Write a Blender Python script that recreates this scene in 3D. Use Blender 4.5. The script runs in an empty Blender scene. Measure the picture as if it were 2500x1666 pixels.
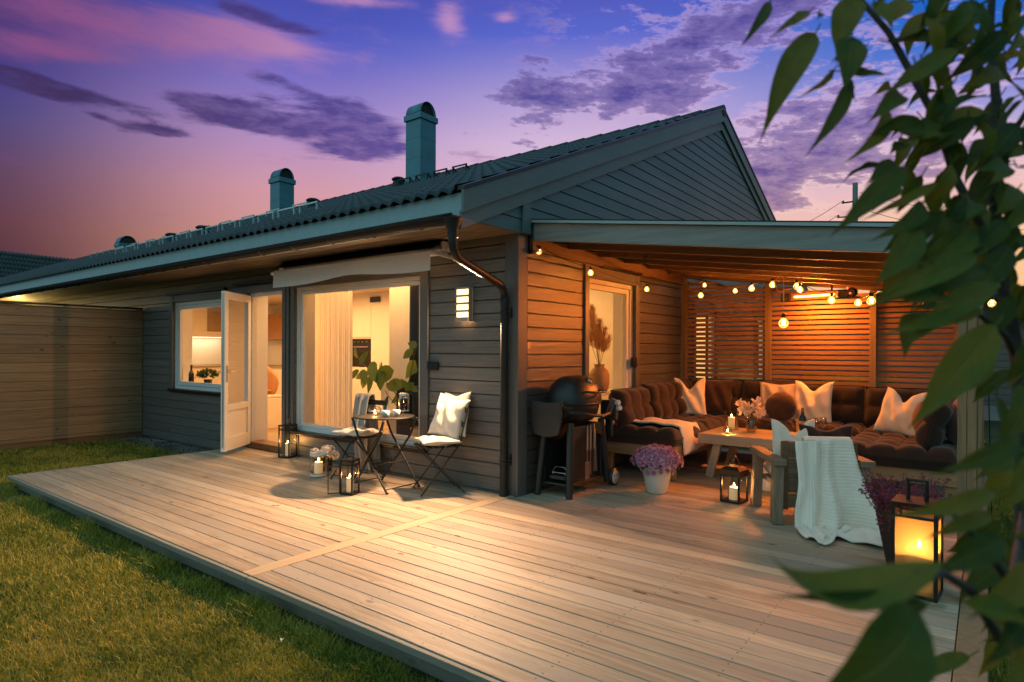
import bpy, bmesh, math, random
import numpy as np
from mathutils import Vector, Matrix, noise
random.seed(7); rng = np.random.default_rng(11)
S = bpy.context.scene; COL = S.collection
PI = math.pi; rad = math.radians

# ------------------------------------------------------------------ camera
FPX = 1513.2; YAW = rad(37.446); ROLL = rad(.2565); HY = 856.3
FW = np.array([-math.sin(YAW), math.cos(YAW), 0.])
_r0 = np.array([math.cos(YAW), math.sin(YAW), 0.]); _u0 = np.array([0, 0, 1.])
RT = math.cos(ROLL)*_r0 + math.sin(ROLL)*_u0; UP = math.cos(ROLL)*_u0 - math.sin(ROLL)*_r0
CAM = np.array([3.541, -4.705, 1.38])
cd = bpy.data.cameras.new('camera'); cam = bpy.data.objects.new('camera', cd); COL.objects.link(cam)
m = Matrix.Identity(4)
for i in range(3):
    m[i][0] = RT[i]; m[i][1] = UP[i]; m[i][2] = -FW[i]; m[i][3] = CAM[i]
cam.matrix_world = m
cd.sensor_width = 36; cd.lens = FPX/2500*36; cd.shift_y = (HY-833)/2500
cd.clip_start = .02; cd.clip_end = 1000
cd.dof.use_dof = True; cd.dof.focus_distance = 6.5; cd.dof.aperture_fstop = 4.5
S.camera = cam

# a ray of the photograph's camera met with a plane: where a thing seen at (px, py) stands
def ray(px, py): return FW + RT*(px-1250)/FPX - UP*(py-HY)/FPX
def on(px, py, ax, v):
    d = ray(px, py); return Vector(CAM + d*(v-CAM[ax])/d[ax])
def PX(px, py, x=0): return on(px, py, 0, x)
def PY(px, py, y=0): return on(px, py, 1, y)
def PZ(px, py, z=0): return on(px, py, 2, z)
def at(px, py, d): return Vector(CAM + ray(px, py)*d)

def lin(c):
    c = c/255.; return c/12.92 if c <= .04045 else ((c+.055)/1.055)**2.4
def rgb(r, g, b): return (lin(r), lin(g), lin(b), 1)

# ------------------------------------------------------------------ node helper
class G:
    def __init__(s, nt): s.nt = nt; s.N = nt.nodes; s.L = nt.links
    def n(s, t, out=0, props=None, **kw):
        nd = s.N.new('ShaderNode'+t)
        for k, v in (props or {}).items(): setattr(nd, k, v)
        for k, v in kw.items():
            key = k.replace('_', ' ')
            if key[0] == 'i' and key[1:].isdigit(): key = int(key[1:])
            s.put(nd.inputs[key], v)
        return nd.outputs[out]
    def put(s, inp, v):
        if isinstance(v, bpy.types.NodeSocket): s.L.new(v, inp)
        elif v is not None:
            try: inp.default_value = v
            except Exception: inp.default_value = (v, v, v)
    def m(s, op, a, b=None, c=None, clamp=False):
        nd = s.N.new('ShaderNodeMath'); nd.operation = op; nd.use_clamp = clamp
        for i, v in enumerate((a, b, c)):
            if v is not None: s.put(nd.inputs[i], v)
        return nd.outputs[0]
    def v(s, op, a, b=None, out=0):
        nd = s.N.new('ShaderNodeVectorMath'); nd.operation = op
        s.put(nd.inputs[0], a)
        if b is not None: s.put(nd.inputs[1], b)
        return nd.outputs[out]
    def ss(s, x, lo, hi, a=0., b=1.):
        return s.n('MapRange', props={'interpolation_type': 'SMOOTHSTEP'}, Value=x, From_Min=lo, From_Max=hi, To_Min=a, To_Max=b)
    def lerp(s, f, a, b):
        nd = s.N.new('ShaderNodeMix'); nd.data_type = 'RGBA'
        s.put(nd.inputs[0], f); s.put(nd.inputs[6], a); s.put(nd.inputs[7], b); return nd.outputs[2]
    def mul(s, f, a, b):
        nd = s.N.new('ShaderNodeMix'); nd.data_type = 'RGBA'; nd.blend_type = 'MULTIPLY'
        s.put(nd.inputs[0], f); s.put(nd.inputs[6], a); s.put(nd.inputs[7], b); return nd.outputs[2]
    def ramp(s, f, stops, interp='LINEAR'):
        nd = s.N.new('ShaderNodeValToRGB'); cr = nd.color_ramp; cr.interpolation = interp
        while len(cr.elements) < len(stops): cr.elements.new(.5)
        for e, (p, c) in zip(cr.elements, stops):
            e.position = p; e.color = c if len(c) == 4 else (*c, 1)
        s.put(nd.inputs[0], f); return nd.outputs[0]
    def xyz(s, v):
        nd = s.N.new('ShaderNodeSeparateXYZ'); s.put(nd.inputs[0], v); return nd.outputs[:3]
    def vec(s, x, y, z=0.):
        nd = s.N.new('ShaderNodeCombineXYZ')
        for i, q in enumerate((x, y, z)): s.put(nd.inputs[i], q)
        return nd.outputs[0]

# ------------------------------------------------------------------ world: dusk sky
W = bpy.data.worlds.new('World'); S.world = W; W.use_nodes = True
W.node_tree.nodes.clear(); g = G(W.node_tree)
D = g.n('TexCoord')                                       # direction
dr = g.v('DOT_PRODUCT', D, tuple(_r0), out=1); df = g.v('DOT_PRODUCT', D, tuple(FW), out=1)
dz = g.xyz(D)[2]
az = g.m('MULTIPLY', g.m('ARCTAN2', dr, df), 180/PI)      # degrees to the right of the gable's corner
el = g.m('MULTIPLY', g.m('ARCSINE', dz), 180/PI)
e01 = g.m('DIVIDE', el, 40., clamp=True)
def P(d): return d/40
left = g.ramp(e01, [(0, rgb(80, 46, 56)), (P(6), rgb(80, 48, 58)), (P(9), rgb(96, 58, 72)), (P(12.5), rgb(94, 66, 96)), (P(16), rgb(78, 70, 124)), (P(19), rgb(62, 60, 132)), (P(23), rgb(70, 52, 112)), (P(32), rgb(40, 50, 120))])
cen = g.ramp(e01, [(0, rgb(236, 180, 150)), (P(9), rgb(236, 190, 184)), (P(14), rgb(232, 190, 208)), (P(18.5), rgb(212, 184, 217)), (P(22.5), rgb(170, 154, 212)), (P(27), rgb(90, 104, 204)), (P(31), rgb(78, 82, 180)), (1, rgb(40, 80, 150))])
mid = g.ramp(e01, [(0, rgb(196, 124, 104)), (P(9), rgb(216, 152, 134)), (P(13.5), rgb(212, 154, 166)), (P(17.5), rgb(184, 146, 192)), (P(21), rgb(142, 122, 196)), (P(25), rgb(82, 92, 192)), (P(31), rgb(66, 70, 160)), (1, rgb(40, 70, 140))])
right = g.ramp(e01, [(0, rgb(255, 196, 120)), (P(9), rgb(253, 202, 150)), (P(12), rgb(238, 190, 186)), (P(15.5), rgb(196, 178, 214)), (P(19.5), rgb(120, 132, 214)), (P(23), rgb(42, 108, 204)), (P(27), rgb(8, 92, 190)), (1, rgb(10, 80, 160))])
base = g.lerp(g.ss(az, -42, -19), left, mid)
base = g.lerp(g.ss(az, -20, 4), base, cen)
base = g.lerp(g.ss(az, 8, 36), base, right)
# clouds: fractal noise lifted where the photograph's cloud banks drift
azs = g.m('MULTIPLY', az, 1.)
pv = g.vec(g.m('ADD', g.m('MULTIPLY', az, .13), g.m('MULTIPLY', el, -.02)), g.m('ADD', g.m('MULTIPLY', el, .55), g.m('MULTIPLY', az, .01)), 3.1)
nz = g.n('TexNoise', Vector=pv, Scale=1.0, Detail=8., Roughness=.60, Distortion=.35)
nzR = g.n('TexNoise', Vector=g.vec(g.m('ADD', g.m('MULTIPLY', az, .30), g.m('MULTIPLY', el, .05)), g.m('ADD', g.m('MULTIPLY', el, .86), g.m('MULTIPLY', az, .05)), 7.7), Scale=1.0, Detail=11., Roughness=.66, Distortion=.1)
def pix(px, py):
    a = math.atan((px-1250)/FPX); return math.degrees(a), math.degrees(math.atan((HY-py)/FPX*math.cos(a)))
def blob(px, py, sx, sy, rot, w=1.):
    a0, e0 = pix(px, py); a1, e1 = pix(px+50, py); k = 50/max(1e-3, abs(a1-a0))
    rot += math.degrees(math.atan(math.tan(rad(e0))*math.sin(rad(a0))))   # level lines of the sky bend towards the picture's sides
    c, s = math.cos(rad(rot)), math.sin(rad(rot))
    da = g.m('MULTIPLY', g.m('SUBTRACT', az, a0), k); de = g.m('MULTIPLY', g.m('SUBTRACT', e0, el), k*1.05)
    p = g.m('DIVIDE', g.m('ADD', g.m('MULTIPLY', da, c), g.m('MULTIPLY', de, s)), sx)
    q = g.m('DIVIDE', g.m('SUBTRACT', g.m('MULTIPLY', de, c), g.m('MULTIPLY', da, s)), sy)
    r2 = g.m('ADD', g.m('MULTIPLY', p, p), g.m('MULTIPLY', q, q))
    return g.m('MULTIPLY', g.m('EXPONENT', g.m('MULTIPLY', r2, -1.)), w)
def total(bs):
    t = bs[0]
    for b in bs[1:]: t = g.m('ADD', t, b)
    return t
darkL = total([blob(140, 228, 250, 30, 16), blob(372, 322, 95, 15, 9), blob(545, 285, 140, 42, 14), blob(620, 300, 90, 30, 18, .6), blob(850, 318, 180, 68, 10), blob(735, 225, 100, 18, 20, .8), blob(235, 288, 40, 10, 12, .6), blob(640, 50, 190, 22, 16, .9), blob(850, 372, 90, 26, 8, .7)])
darkR = total([blob(1330, 236, 150, 40, 4), blob(1530, 200, 170, 42, -12), blob(1720, 110, 200, 70, -20), blob(1640, 240, 120, 40, -10, .9), blob(1290, 340, 60, 28, 10, .55), blob(1360, 172, 90, 16, 5, .6), blob(2010, 300, 260, 95, -12), blob(1960, 385, 230, 70, -14), blob(1900, 448, 240, 36, -8, .95), blob(1880, 505, 160, 18, -4, .6), blob(2330, 380, 180, 60, -6, .8), blob(1870, 20, 240, 60, -18, .8), blob(2260, 190, 80, 40, -20, .7)])
dl = g.ss(g.m('ADD', g.m('MULTIPLY', g.m('SUBTRACT', nz, .5), 2.2), g.m('MULTIPLY', darkL, .9)), .28, .74)
sumR = g.m('ADD', g.m('MULTIPLY', g.m('SUBTRACT', nzR, .5), 3.0), g.m('MULTIPLY', g.m('MINIMUM', darkR, 1.1), .68))
drr = g.m('MULTIPLY', g.ss(sumR, .30, .60), g.ss(az, -9, -2))
rim = g.ss(sumR, .02, .42)
pinkb = total([blob(330, 70, 420, 62, 10), blob(620, 90, 150, 34, 16, .8), blob(120, 125, 260, 36, 8, .9), blob(1095, 45, 34, 40, -40, .8), blob(1230, 45, 30, 12, 0, .8), blob(870, 5, 160, 14, 5, .6)])
pk = g.ss(g.m('ADD', g.m('MULTIPLY', g.m('SUBTRACT', nz, .5), 1.6), g.m('MULTIPLY', pinkb, .9)), .05, 1.05)
pinkc = g.lerp(g.ss(az, -38, -8), rgb(140, 82, 134), rgb(214, 154, 194))
base = g.lerp(g.m('MULTIPLY', pk, .82), base, pinkc)
rimc = g.ramp(e01, [(0, rgb(250, 190, 150)), (P(11), rgb(248, 205, 190)), (P(17), rgb(226, 190, 215)), (P(25), rgb(170, 150, 214))])
base = g.lerp(g.m('MULTIPLY', g.m('MULTIPLY', rim, g.ss(az, -2, 12)), .85), base, rimc)
cvar = g.ss(sumR, .5, 1.3)
cdark = g.ramp(e01, [(0, rgb(150, 84, 120)), (P(10), rgb(128, 80, 140)), (P(14), rgb(86, 66, 142)), (P(20), rgb(74, 68, 150)), (P(28), rgb(66, 58, 140))])
cdl = g.lerp(g.ss(az, -38, -10), rgb(64, 48, 92), g.ramp(e01, [(0, rgb(120, 80, 130)), (P(16), rgb(90, 72, 146)), (P(24), rgb(76, 66, 142))]))
nzf = g.n('TexNoise', Vector=g.vec(g.m('MULTIPLY', az, .35), g.m('MULTIPLY', el, 1.1), 9.), Scale=1., Detail=8., Roughness=.62)
base = g.lerp(g.m('MULTIPLY', dl, g.ss(nzf, .30, .62, .62, .95)), base, cdl)
base = g.lerp(g.m('MULTIPLY', drr, .93), base, g.lerp(cvar, g.lerp(.35, cdark, rimc), cdark))
# the sky away from the sunset: clear blue-green dusk, the low sun's own Nishita sky folded in
nish = g.N.new('ShaderNodeTexSky'); nish.sky_type = 'NISHITA'; nish.sun_disc = False
nish.sun_elevation = rad(1.5); nish.sun_rotation = rad(-10); nish.air_density = 1.2
back = g.ramp(e01, [(0, (.10, .17, .185)), (P(20), (.175, .325, .355)), (1, (.14, .27, .33))])
back = g.lerp(.12, back, g.v('SCALE', nish.outputs[0], None))
g.N[-1]
for nd in g.N:
    if nd.bl_idname == 'ShaderNodeVectorMath' and nd.operation == 'SCALE': nd.inputs[3].default_value = .10
inview = g.m('MULTIPLY', g.ss(g.m('ABSOLUTE', az), 48, 85, 1, 0), g.ss(el, 32, 48, 1, 0))
backf = g.m('MULTIPLY', g.ss(df, .1, -.5), 1.)
side = g.ss(dr, -.3, .8)                                   # the east is already night
BACK_GAIN = 2.5
back = g.lerp(side, back, g.v('MULTIPLY', back, (.30, .46, .50)))
back = g.v('MULTIPLY', back, (BACK_GAIN,)*3)
sky = g.lerp(inview, back, base)
below = g.ss(el, -1.5, 0, 0, 1)
sky = g.lerp(below, (.012, .016, .018, 1), sky)
bg = g.n('Background', Color=sky, Strength=1.)
wo = g.N.new('ShaderNodeOutputWorld'); g.L.new(bg, wo.inputs[0])

S.render.engine = 'CYCLES'
S.view_settings.view_transform = 'Standard'; S.view_settings.look = 'None'
S.view_settings.exposure = 0; S.view_settings.gamma = 1; S.view_settings.use_curve_mapping = False
C_ = S.cycles
C_.use_denoising = True; C_.denoiser = 'OPENIMAGEDENOISE'
C_.max_bounces = 7; C_.diffuse_bounces = 4; C_.glossy_bounces = 3; C_.transmission_bounces = 6; C_.transparent_max_bounces = 16
C_.sample_clamp_indirect = 4.; C_.sample_clamp_direct = 0; C_.caustics_reflective = False; C_.caustics_refractive = False
C_.use_light_tree = True

# ------------------------------------------------------------------ materials
def mat(name):
    m = bpy.data.materials.new(name); m.use_nodes = True; m.node_tree.nodes.clear()
    return m, G(m.node_tree)
def out(g, sh):
    o = g.N.new('ShaderNodeOutputMaterial'); g.L.new(sh, o.inputs[0])
def bsdf(g, col, rough=.6, metal=0., bump=None, bstr=.3, bdist=.01, **kw):
    nrm = g.n('Bump', Strength=bstr, Distance=bdist, Height=bump) if bump is not None else None
    return g.n('BsdfPrincipled', Base_Color=col, Roughness=rough, Metallic=metal, Normal=nrm, **kw)
def plain(name, c, rough=.6, metal=0., nscale=40., namt=.12, bump=.1, spec=.5, **kw):
    m, g = mat(name); co = g.n('TexCoord', out=3)
    nz = g.n('TexNoise', Vector=co, Scale=nscale, Detail=4.)
    n2 = g.n('TexNoise', Vector=co, Scale=nscale*.08, Detail=3.)
    t = g.m('ADD', g.m('MULTIPLY', nz, .5), g.m('MULTIPLY', n2, .5))
    c = (*c[:3], 1)
    lo = tuple(max(0, x*(1-2*namt)) for x in c[:3])+(1,); hi = tuple(min(1, x*(1+2*namt)) for x in c[:3])+(1,)
    col = g.ramp(t, [(.3, lo), (.7, hi)])
    rr = g.m('ADD', rough-.06, g.m('MULTIPLY', n2, .12))
    out(g, bsdf(g, col, rr, metal, bump=nz, bstr=bump, bdist=.004, Specular_IOR_Level=spec, **kw)); return m
def wood(name, c1, c2, ax=0, pitch=None, pax=1, off=0., rough=.6, knots=.6, tone=.25, bstr=.25, grain=1., ckn=None, grey=None, spec=.5, screws=False):
    m, g = mat(name); co = g.n('TexCoord', out=3)
    orand = g.n('ObjectInfo', out=5)
    s = g.xyz(co); oth = [i for i in range(3) if i != ax]
    u = s[ax]; v, w = s[oth[0]], s[oth[1]]
    if pitch:
        bi = g.m('FLOOR', g.m('DIVIDE', g.m('SUBTRACT', s[pax], off), pitch))
        r = g.n('TexWhiteNoise', props={'noise_dimensions': '1D'}, W=bi)
        nd = g.N[-1]
        r2 = g.n('TexWhiteNoise', props={'noise_dimensions': '1D'}, W=g.m('ADD', bi, 71.3))
    else:
        r = g.n('TexWhiteNoise', props={'noise_dimensions': '1D'}, W=g.m('MULTIPLY', orand, 91.)); r2 = orand
    u = g.m('ADD', u, g.m('MULTIPLY', r, 31.)); v = g.m('ADD', v, g.m('MULTIPLY', r2, 3.))
    kv = g.vec(g.m('MULTIPLY', u, 4.2), g.m('MULTIPLY', g.m('ADD', v, w), 9.), 0.)
    vk = g.n('TexVoronoi', Vector=kv, Scale=1.); kc = g.xyz(g.n('TexVoronoi', out=1, Vector=kv, Scale=1.))[0]
    kon = g.m('GREATER_THAN', kc, .62)
    kn = g.m('MULTIPLY', g.ss(vk, .06, .19, 1, 0), kon); kw_ = g.m('MULTIPLY', g.ss(vk, .05, .5, 1, 0), kon)
    vv = g.m('ADD', v, g.m('MULTIPLY', kw_, .022))
    n1 = g.n('TexNoise', Vector=g.vec(g.m('MULTIPLY', u, 1.3), g.m('MULTIPLY', vv, 34*grain), g.m('MULTIPLY', w, 34*grain)), Scale=1., Detail=5., Roughness=.6, Distortion=.7)
    n2 = g.n('TexNoise', Vector=g.vec(g.m('MULTIPLY', u, 5.), g.m('MULTIPLY', vv, 190*grain), g.m('MULTIPLY', w, 190*grain)), Scale=1., Detail=3.)
    n3 = g.n('TexNoise', Vector=g.vec(g.m('MULTIPLY', u, .8), g.m('MULTIPLY', v, 2.5), w), Scale=1., Detail=4.)
    t = g.m('ADD', g.m('MULTIPLY', n1, .62), g.m('MULTIPLY', n2, .38))
    col = g.ramp(t, [(.33, c1), (.66, c2)])
    col = g.lerp(g.m('MULTIPLY', kn, knots), col, ckn or tuple(x*.35 for x in c1[:3])+(1,))
    if grey is not None: col = g.lerp(g.ss(n3, .42, .68), col, grey)
    k = g.m('ADD', 1-tone, g.m('MULTIPLY', r2, 2*tone))
    col = g.v('MULTIPLY', col, g.vec(k, k, k))
    if screws:                                              # two screw heads per board over each joist
        fx = g.m('SUBTRACT', g.m('ABSOLUTE', g.m('SUBTRACT', g.m('MODULO', g.m('ADD', s[ax], 60.06), .6), .3)), 0.)
        fy = g.m('SUBTRACT', g.m('ABSOLUTE', g.m('SUBTRACT', g.m('MODULO', g.m('ADD', s[pax], 100*pitch-off), pitch), pitch/2-.002)), .036)
        dd = g.m('SQRT', g.m('ADD', g.m('MULTIPLY', fx, fx), g.m('MULTIPLY', fy, fy)))
        col = g.lerp(g.m('MULTIPLY', g.ss(dd, .004, .0065, 1, 0), .85), col, (.03, .024, .02, 1))
        n4 = g.n('TexNoise', Vector=g.vec(s[ax], g.m('MULTIPLY', s[pax], 2.), 0.), Scale=1.7, Detail=7., Roughness=.65)
        col = g.mul(g.ss(n4, .52, .72, 0, .55), col, (.62, .60, .56, 1))
    h = g.m('ADD', g.m('MULTIPLY', n2, .6), g.m('MULTIPLY', n1, .6))
    rr = g.m('ADD', rough-.1, g.m('MULTIPLY', n3, .22))
    out(g, bsdf(g, col, rr, bump=h, bstr=bstr, bdist=.004, Specular_IOR_Level=spec)); return m
def glass(name, tint=(1, 1, 1), rough=.0, ior=1.35, extra=.0):
    m, g = mat(name); f = g.n('Fresnel', IOR=ior)
    f = g.m('ADD', g.m('MULTIPLY', f, .6), extra, clamp=True)
    sh = g.N.new('ShaderNodeMixShader')
    g.put(sh.inputs[0], f); g.L.new(g.n('BsdfTransparent', Color=(*tint, 1)), sh.inputs[1]); g.L.new(g.n('BsdfGlossy', Color=(1, 1, 1, 1), Roughness=rough), sh.inputs[2])
    out(g, sh.outputs[0]); return m
def emit(name, c, s):
    m, g = mat(name); out(g, g.n('Emission', Color=(*c, 1), Strength=s)); return m
def fabric(name, c, weave=260., rough=.9, namt=.10, bstr=.25, transl=0., sheen=.2):
    m, g = mat(name); co = g.n('TexCoord', out=3)
    n1 = g.n('TexNoise', Vector=co, Scale=weave, Detail=2.); n2 = g.n('TexNoise', Vector=co, Scale=9., Detail=4.)
    c = (*c[:3], 1)
    col = g.ramp(g.m('ADD', g.m('MULTIPLY', n1, .6), g.m('MULTIPLY', n2, .4)), [(.3, tuple(x*(1-2*namt) for x in c[:3])+(1,)), (.7, tuple(min(1, x*(1+2*namt)) for x in c[:3])+(1,))])
    h = g.m('ADD', g.m('MULTIPLY', n1, .3), n2)
    sh = bsdf(g, col, rough, bump=h, bstr=bstr, bdist=.01, Sheen_Weight=sheen, Specular_IOR_Level=.2)
    if transl:
        ms = g.N.new('ShaderNodeMixShader'); ms.inputs[0].default_value = transl
        g.L.new(sh, ms.inputs[1]); g.L.new(g.n('BsdfTranslucent', Color=col), ms.inputs[2]); sh = ms.outputs[0]
    out(g, sh); return m
def leafmat(name, stops, rough=.45, transl=.3, veins=True):
    m, g = mat(name); rnd = g.n('NewGeometry', out=8); co = g.n('TexCoord', out=3)
    n2 = g.n('TexNoise', Vector=co, Scale=14., Detail=3.)
    f = g.m('ADD', g.m('MULTIPLY', rnd, .75), g.m('MULTIPLY', n2, .3))
    col = g.ramp(f, stops)
    sh = bsdf(g, col, rough, bump=n2, bstr=.15)
    ms = g.N.new('ShaderNodeMixShader'); ms.inputs[0].default_value = transl
    g.L.new(sh, ms.inputs[1]); g.L.new(g.n('BsdfTranslucent', Color=col), ms.inputs[2]); out(g, ms.outputs[0]); return m

M = {}
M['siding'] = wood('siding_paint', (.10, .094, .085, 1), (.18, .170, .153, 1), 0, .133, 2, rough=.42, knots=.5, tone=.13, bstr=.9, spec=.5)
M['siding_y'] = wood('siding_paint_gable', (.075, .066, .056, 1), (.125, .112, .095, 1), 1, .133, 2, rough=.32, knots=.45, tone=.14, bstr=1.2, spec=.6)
M['trim'] = wood('trim_paint', (.10, .094, .085, 1), (.135, .125, .112, 1), 2, rough=.45, knots=.2, tone=.06, bstr=.4)
M['trim_x'] = wood('trim_paint_lying', (.10, .094, .085, 1), (.135, .125, .112, 1), 0, rough=.45, knots=.2, tone=.06, bstr=.4)
M['barge'] = wood('barge_board_paint', (.10, .140, .142, 1), (.13, .175, .178, 1), 1, rough=.5, knots=.25, tone=.06, bstr=.5)
M['clad_y'] = wood('gable_cladding_paint', (.066, .115, .120, 1), (.088, .145, .150, 1), 1, .133, 2, rough=.5, knots=.2, tone=.05, bstr=.5)
M['fascia'] = plain('fascia_paint', (.29, .40, .42), .5, nscale=12, namt=.04)
M['soffit'] = wood('soffit_boards', (.15, .122, .086, 1), (.20, .165, .118, 1), 0, .12, 1, rough=.55, knots=.3, tone=.05)
m, g = mat('concrete_roof_tile'); co = g.n('TexCoord', out=3); q = g.xyz(co)
r = g.n('TexWhiteNoise', Vector=g.vec(g.m('FLOOR', g.m('DIVIDE', q[0], .30)), g.m('FLOOR', g.m('DIVIDE', g.m('ADD', q[1], .91), .3533)), 0.))
n1 = g.n('TexNoise', Vector=co, Scale=55., Detail=4.); n2 = g.n('TexNoise', Vector=co, Scale=2.2, Detail=5.)
t = g.m('ADD', g.m('ADD', g.m('MULTIPLY', r, .5), g.m('MULTIPLY', n1, .25)), g.m('MULTIPLY', n2, .4))
col = g.ramp(t, [(.25, (.006, .016, .019, 1)), (.6, (.011, .026, .030, 1)), (.9, (.020, .036, .038, 1))])
col = g.lerp(g.ss(n2, .62, .74, 0, .5), col, (.030, .045, .022, 1))
out(g, bsdf(g, col, g.m('ADD', .58, g.m('MULTIPLY', n1, .25)), bump=n1, bstr=.5, bdist=.006)); M['tile'] = m
M['black'] = plain('black_metal', (.012, .012, .012), .35, .3, nscale=90, namt=.1)
M['gutter'] = plain('black_gutter_steel', (.014, .013, .012), .5, .2, nscale=30, namt=.1)
M['chimney'] = plain('chimney_sheet_metal', (.060, .19, .245), .45, .2, nscale=30, namt=.13)
M['zinc'] = plain('snow_guard_steel', (.45, .5, .5), .35, .6, nscale=20, namt=.05)
M['white'] = plain('white_window_paint', (.74, .73, .70), .35, nscale=30, namt=.03)
M['pane'] = glass('window_glass', (.96, .96, .95), 0., 1.30)
M['lglass'] = glass('lantern_glass', (.985, .98, .97), .02, 1.18)
m, g = mat('glowing_bulb_glass'); f = g.n('Fresnel', IOR=1.35); lw = g.n('LayerWeight', out=1, Blend=.45)
ms = g.N.new('ShaderNodeMixShader'); g.put(ms.inputs[0], f); g.L.new(g.n('BsdfTransparent', Color=(1, .93, .8, 1)), ms.inputs[1]); g.L.new(g.n('BsdfGlossy', Color=(1, 1, 1, 1), Roughness=.03), ms.inputs[2])
ad = g.N.new('ShaderNodeAddShader'); g.L.new(ms.outputs[0], ad.inputs[0]); g.L.new(g.n('Emission', Color=(1., .45, .10, 1), Strength=.55), ad.inputs[1]); out(g, ad.outputs[0]); M['bulbglass'] = m
M['vglass'] = glass('vase_glass', (.85, .84, .80), .02, 1.5, .04)
M['frost'] = None
M['iwall'] = plain('cream_interior_paint', (.78, .72, .62), .7, nscale=5, namt=.03)
M['iceil'] = plain('ceiling_paint', (.74, .70, .62), .8, nscale=5, namt=.02)
M['ifloor'] = wood('oak_floor', (.30, .20, .11, 1), (.45, .31, .18, 1), 0, .14, 1, rough=.4)
M['cab'] = plain('cabinet_lacquer', (.80, .74, .62), .4, nscale=4, namt=.02)
M['deck'] = wood('deck_boards', (.27, .19, .125, 1), (.55, .43, .29, 1), 0, .125, 1, off=-2.667, rough=.60, knots=.9, tone=.24, bstr=.6, ckn=(.07, .045, .028, 1), grey=(.37, .305, .23, 1), spec=.35, screws=True)
M['plank'] = wood('new_plank', (.38, .265, .15, 1), (.50, .37, .225, 1), 1, rough=.6, knots=.3, tone=.03)
M['deckedge'] = wood('deck_edge', (.17, .155, .12, 1), (.25, .23, .18, 1), 0, rough=.7, knots=.4, tone=.03)
M['fence'] = wood('fence_boards', (.24, .14, .07, 1), (.42, .26, .14, 1), 1, .145, 2, off=.0, rough=.7, knots=.7, tone=.15, bstr=.4, ckn=(.05, .03, .02, 1), spec=.2)
M['beam'] = wood('pergola_beam', (.16, .185, .178, 1), (.25, .285, .27, 1), 0, rough=.62, knots=.7, tone=.06, grain=.7, ckn=(.12, .085, .06, 1))
M['rafter'] = wood('pergola_rafter', (.13, .062, .024, 1), (.21, .108, .044, 1), 0, rough=.6, knots=.6, tone=.1, grain=.7)
M['rafter_y'] = wood('pergola_plate', (.13, .068, .03, 1), (.21, .118, .055, 1), 1, rough=.6, knots=.6, tone=.1, grain=.7)
M['post'] = wood('pergola_post', (.22, .125, .055, 1), (.35, .215, .105, 1), 2, rough=.62, knots=.6, tone=.08, grain=.8)
M['slat'] = wood('screen_slats', (.28, .12, .038, 1), (.44, .205, .072, 1), 0, .0646, 2, rough=.6, knots=.4, tone=.14)
M['sofawood'] = wood('sofa_frame_wood', (.30, .18, .08, 1), (.42, .27, .13, 1), 0, rough=.5, knots=.3, tone=.05)
M['tablewood'] = wood('table_wood', (.30, .23, .16, 1), (.42, .335, .24, 1), 0, .18, 1, rough=.42, knots=.35, tone=.06)
M['chairwood'] = wood('armchair_wood', (.17, .115, .07, 1), (.32, .235, .155, 1), 2, rough=.65, knots=.8, tone=.1, grain=.6, bstr=.4)
M['chairwood_x'] = wood('armchair_wood_slats', (.17, .115, .07, 1), (.32, .235, .155, 1), 0, rough=.65, knots=.6, tone=.1, grain=.6, bstr=.4)
M['cushion'] = fabric('charcoal_cushion', (.036, .022, .0155), 300, namt=.12)
M['cream'] = fabric('cream_linen', (.84, .74, .60), 420, namt=.04)
M['linen'] = fabric('beige_linen', (.55, .46, .36), 420, namt=.05)
M['seatpad'] = fabric('seat_pad_cotton', (.62, .54, .43), 300, namt=.04)
M['grey_throw'] = fabric('grey_wool', (.34, .31, .27), 300, namt=.08)
M['knit'] = fabric('white_ribbed_knit', (.93, .84, .71), 320, namt=.04, bstr=.35)
M['rust'] = fabric('rust_velvet', (.16, .055, .03), 400, namt=.15, sheen=.6)
M['brown'] = fabric('dark_brown_velvet', (.06, .03, .022), 400, namt=.15, sheen=.4)
M['awn'] = fabric('awning_cloth', (.80, .80, .80), 300, namt=.03, bstr=.1)
M['curtain'] = fabric('sheer_curtain', (.90, .80, .66), 300, namt=.02, bstr=.02, transl=.6)
M['wax'] = plain('glowing_candle_wax', (.80, .66, .44), .5, nscale=20, namt=.03, Emission_Color=(1, .50, .16, 1), Emission_Strength=.28)  # weak emission stands in for flame light glowing through the wax
M['flame'] = emit('candle_flame', (1., .62, .22), 42.)
M['filament'] = emit('bulb_filament', (1., .50, .12), 40.)
M['pot'] = plain('white_glazed_pot', (.70, .66, .58), .3, nscale=6, namt=.03)
M['darkpot'] = plain('dark_plastic_pot', (.03, .022, .018), .5)
M['steel'] = plain('brushed_steel', (.52, .49, .45), .3, .9, nscale=30, namt=.05)
M['brass'] = plain('aged_brass', (.10, .06, .03), .4, .8, nscale=30, namt=.08)
M['grillblk'] = plain('grill_black_plastic', (.02, .02, .019), .42, nscale=200, namt=.08, bump=.2)
M['grillenam'] = plain('grill_enamel', (.020, .018, .016), .42, .0, nscale=10, namt=.05)
M['ceramic'] = plain('white_ceramic', (.72, .69, .64), .2, nscale=8, namt=.02)
M['coffee'] = plain('coffee', (.02, .008, .003), .1)
m, g = mat('cherry_leaf'); uv = g.n('TexCoord', out=2); q = g.xyz(uv); rn = g.n('NewGeometry', out=8); co = g.n('TexCoord', out=3)
sa = g.m('ABSOLUTE', g.m('SUBTRACT', q[1], .5)); n2 = g.n('TexNoise', Vector=co, Scale=55., Detail=4.); n3 = g.n('TexNoise', Vector=co, Scale=300., Detail=2.)
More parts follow.
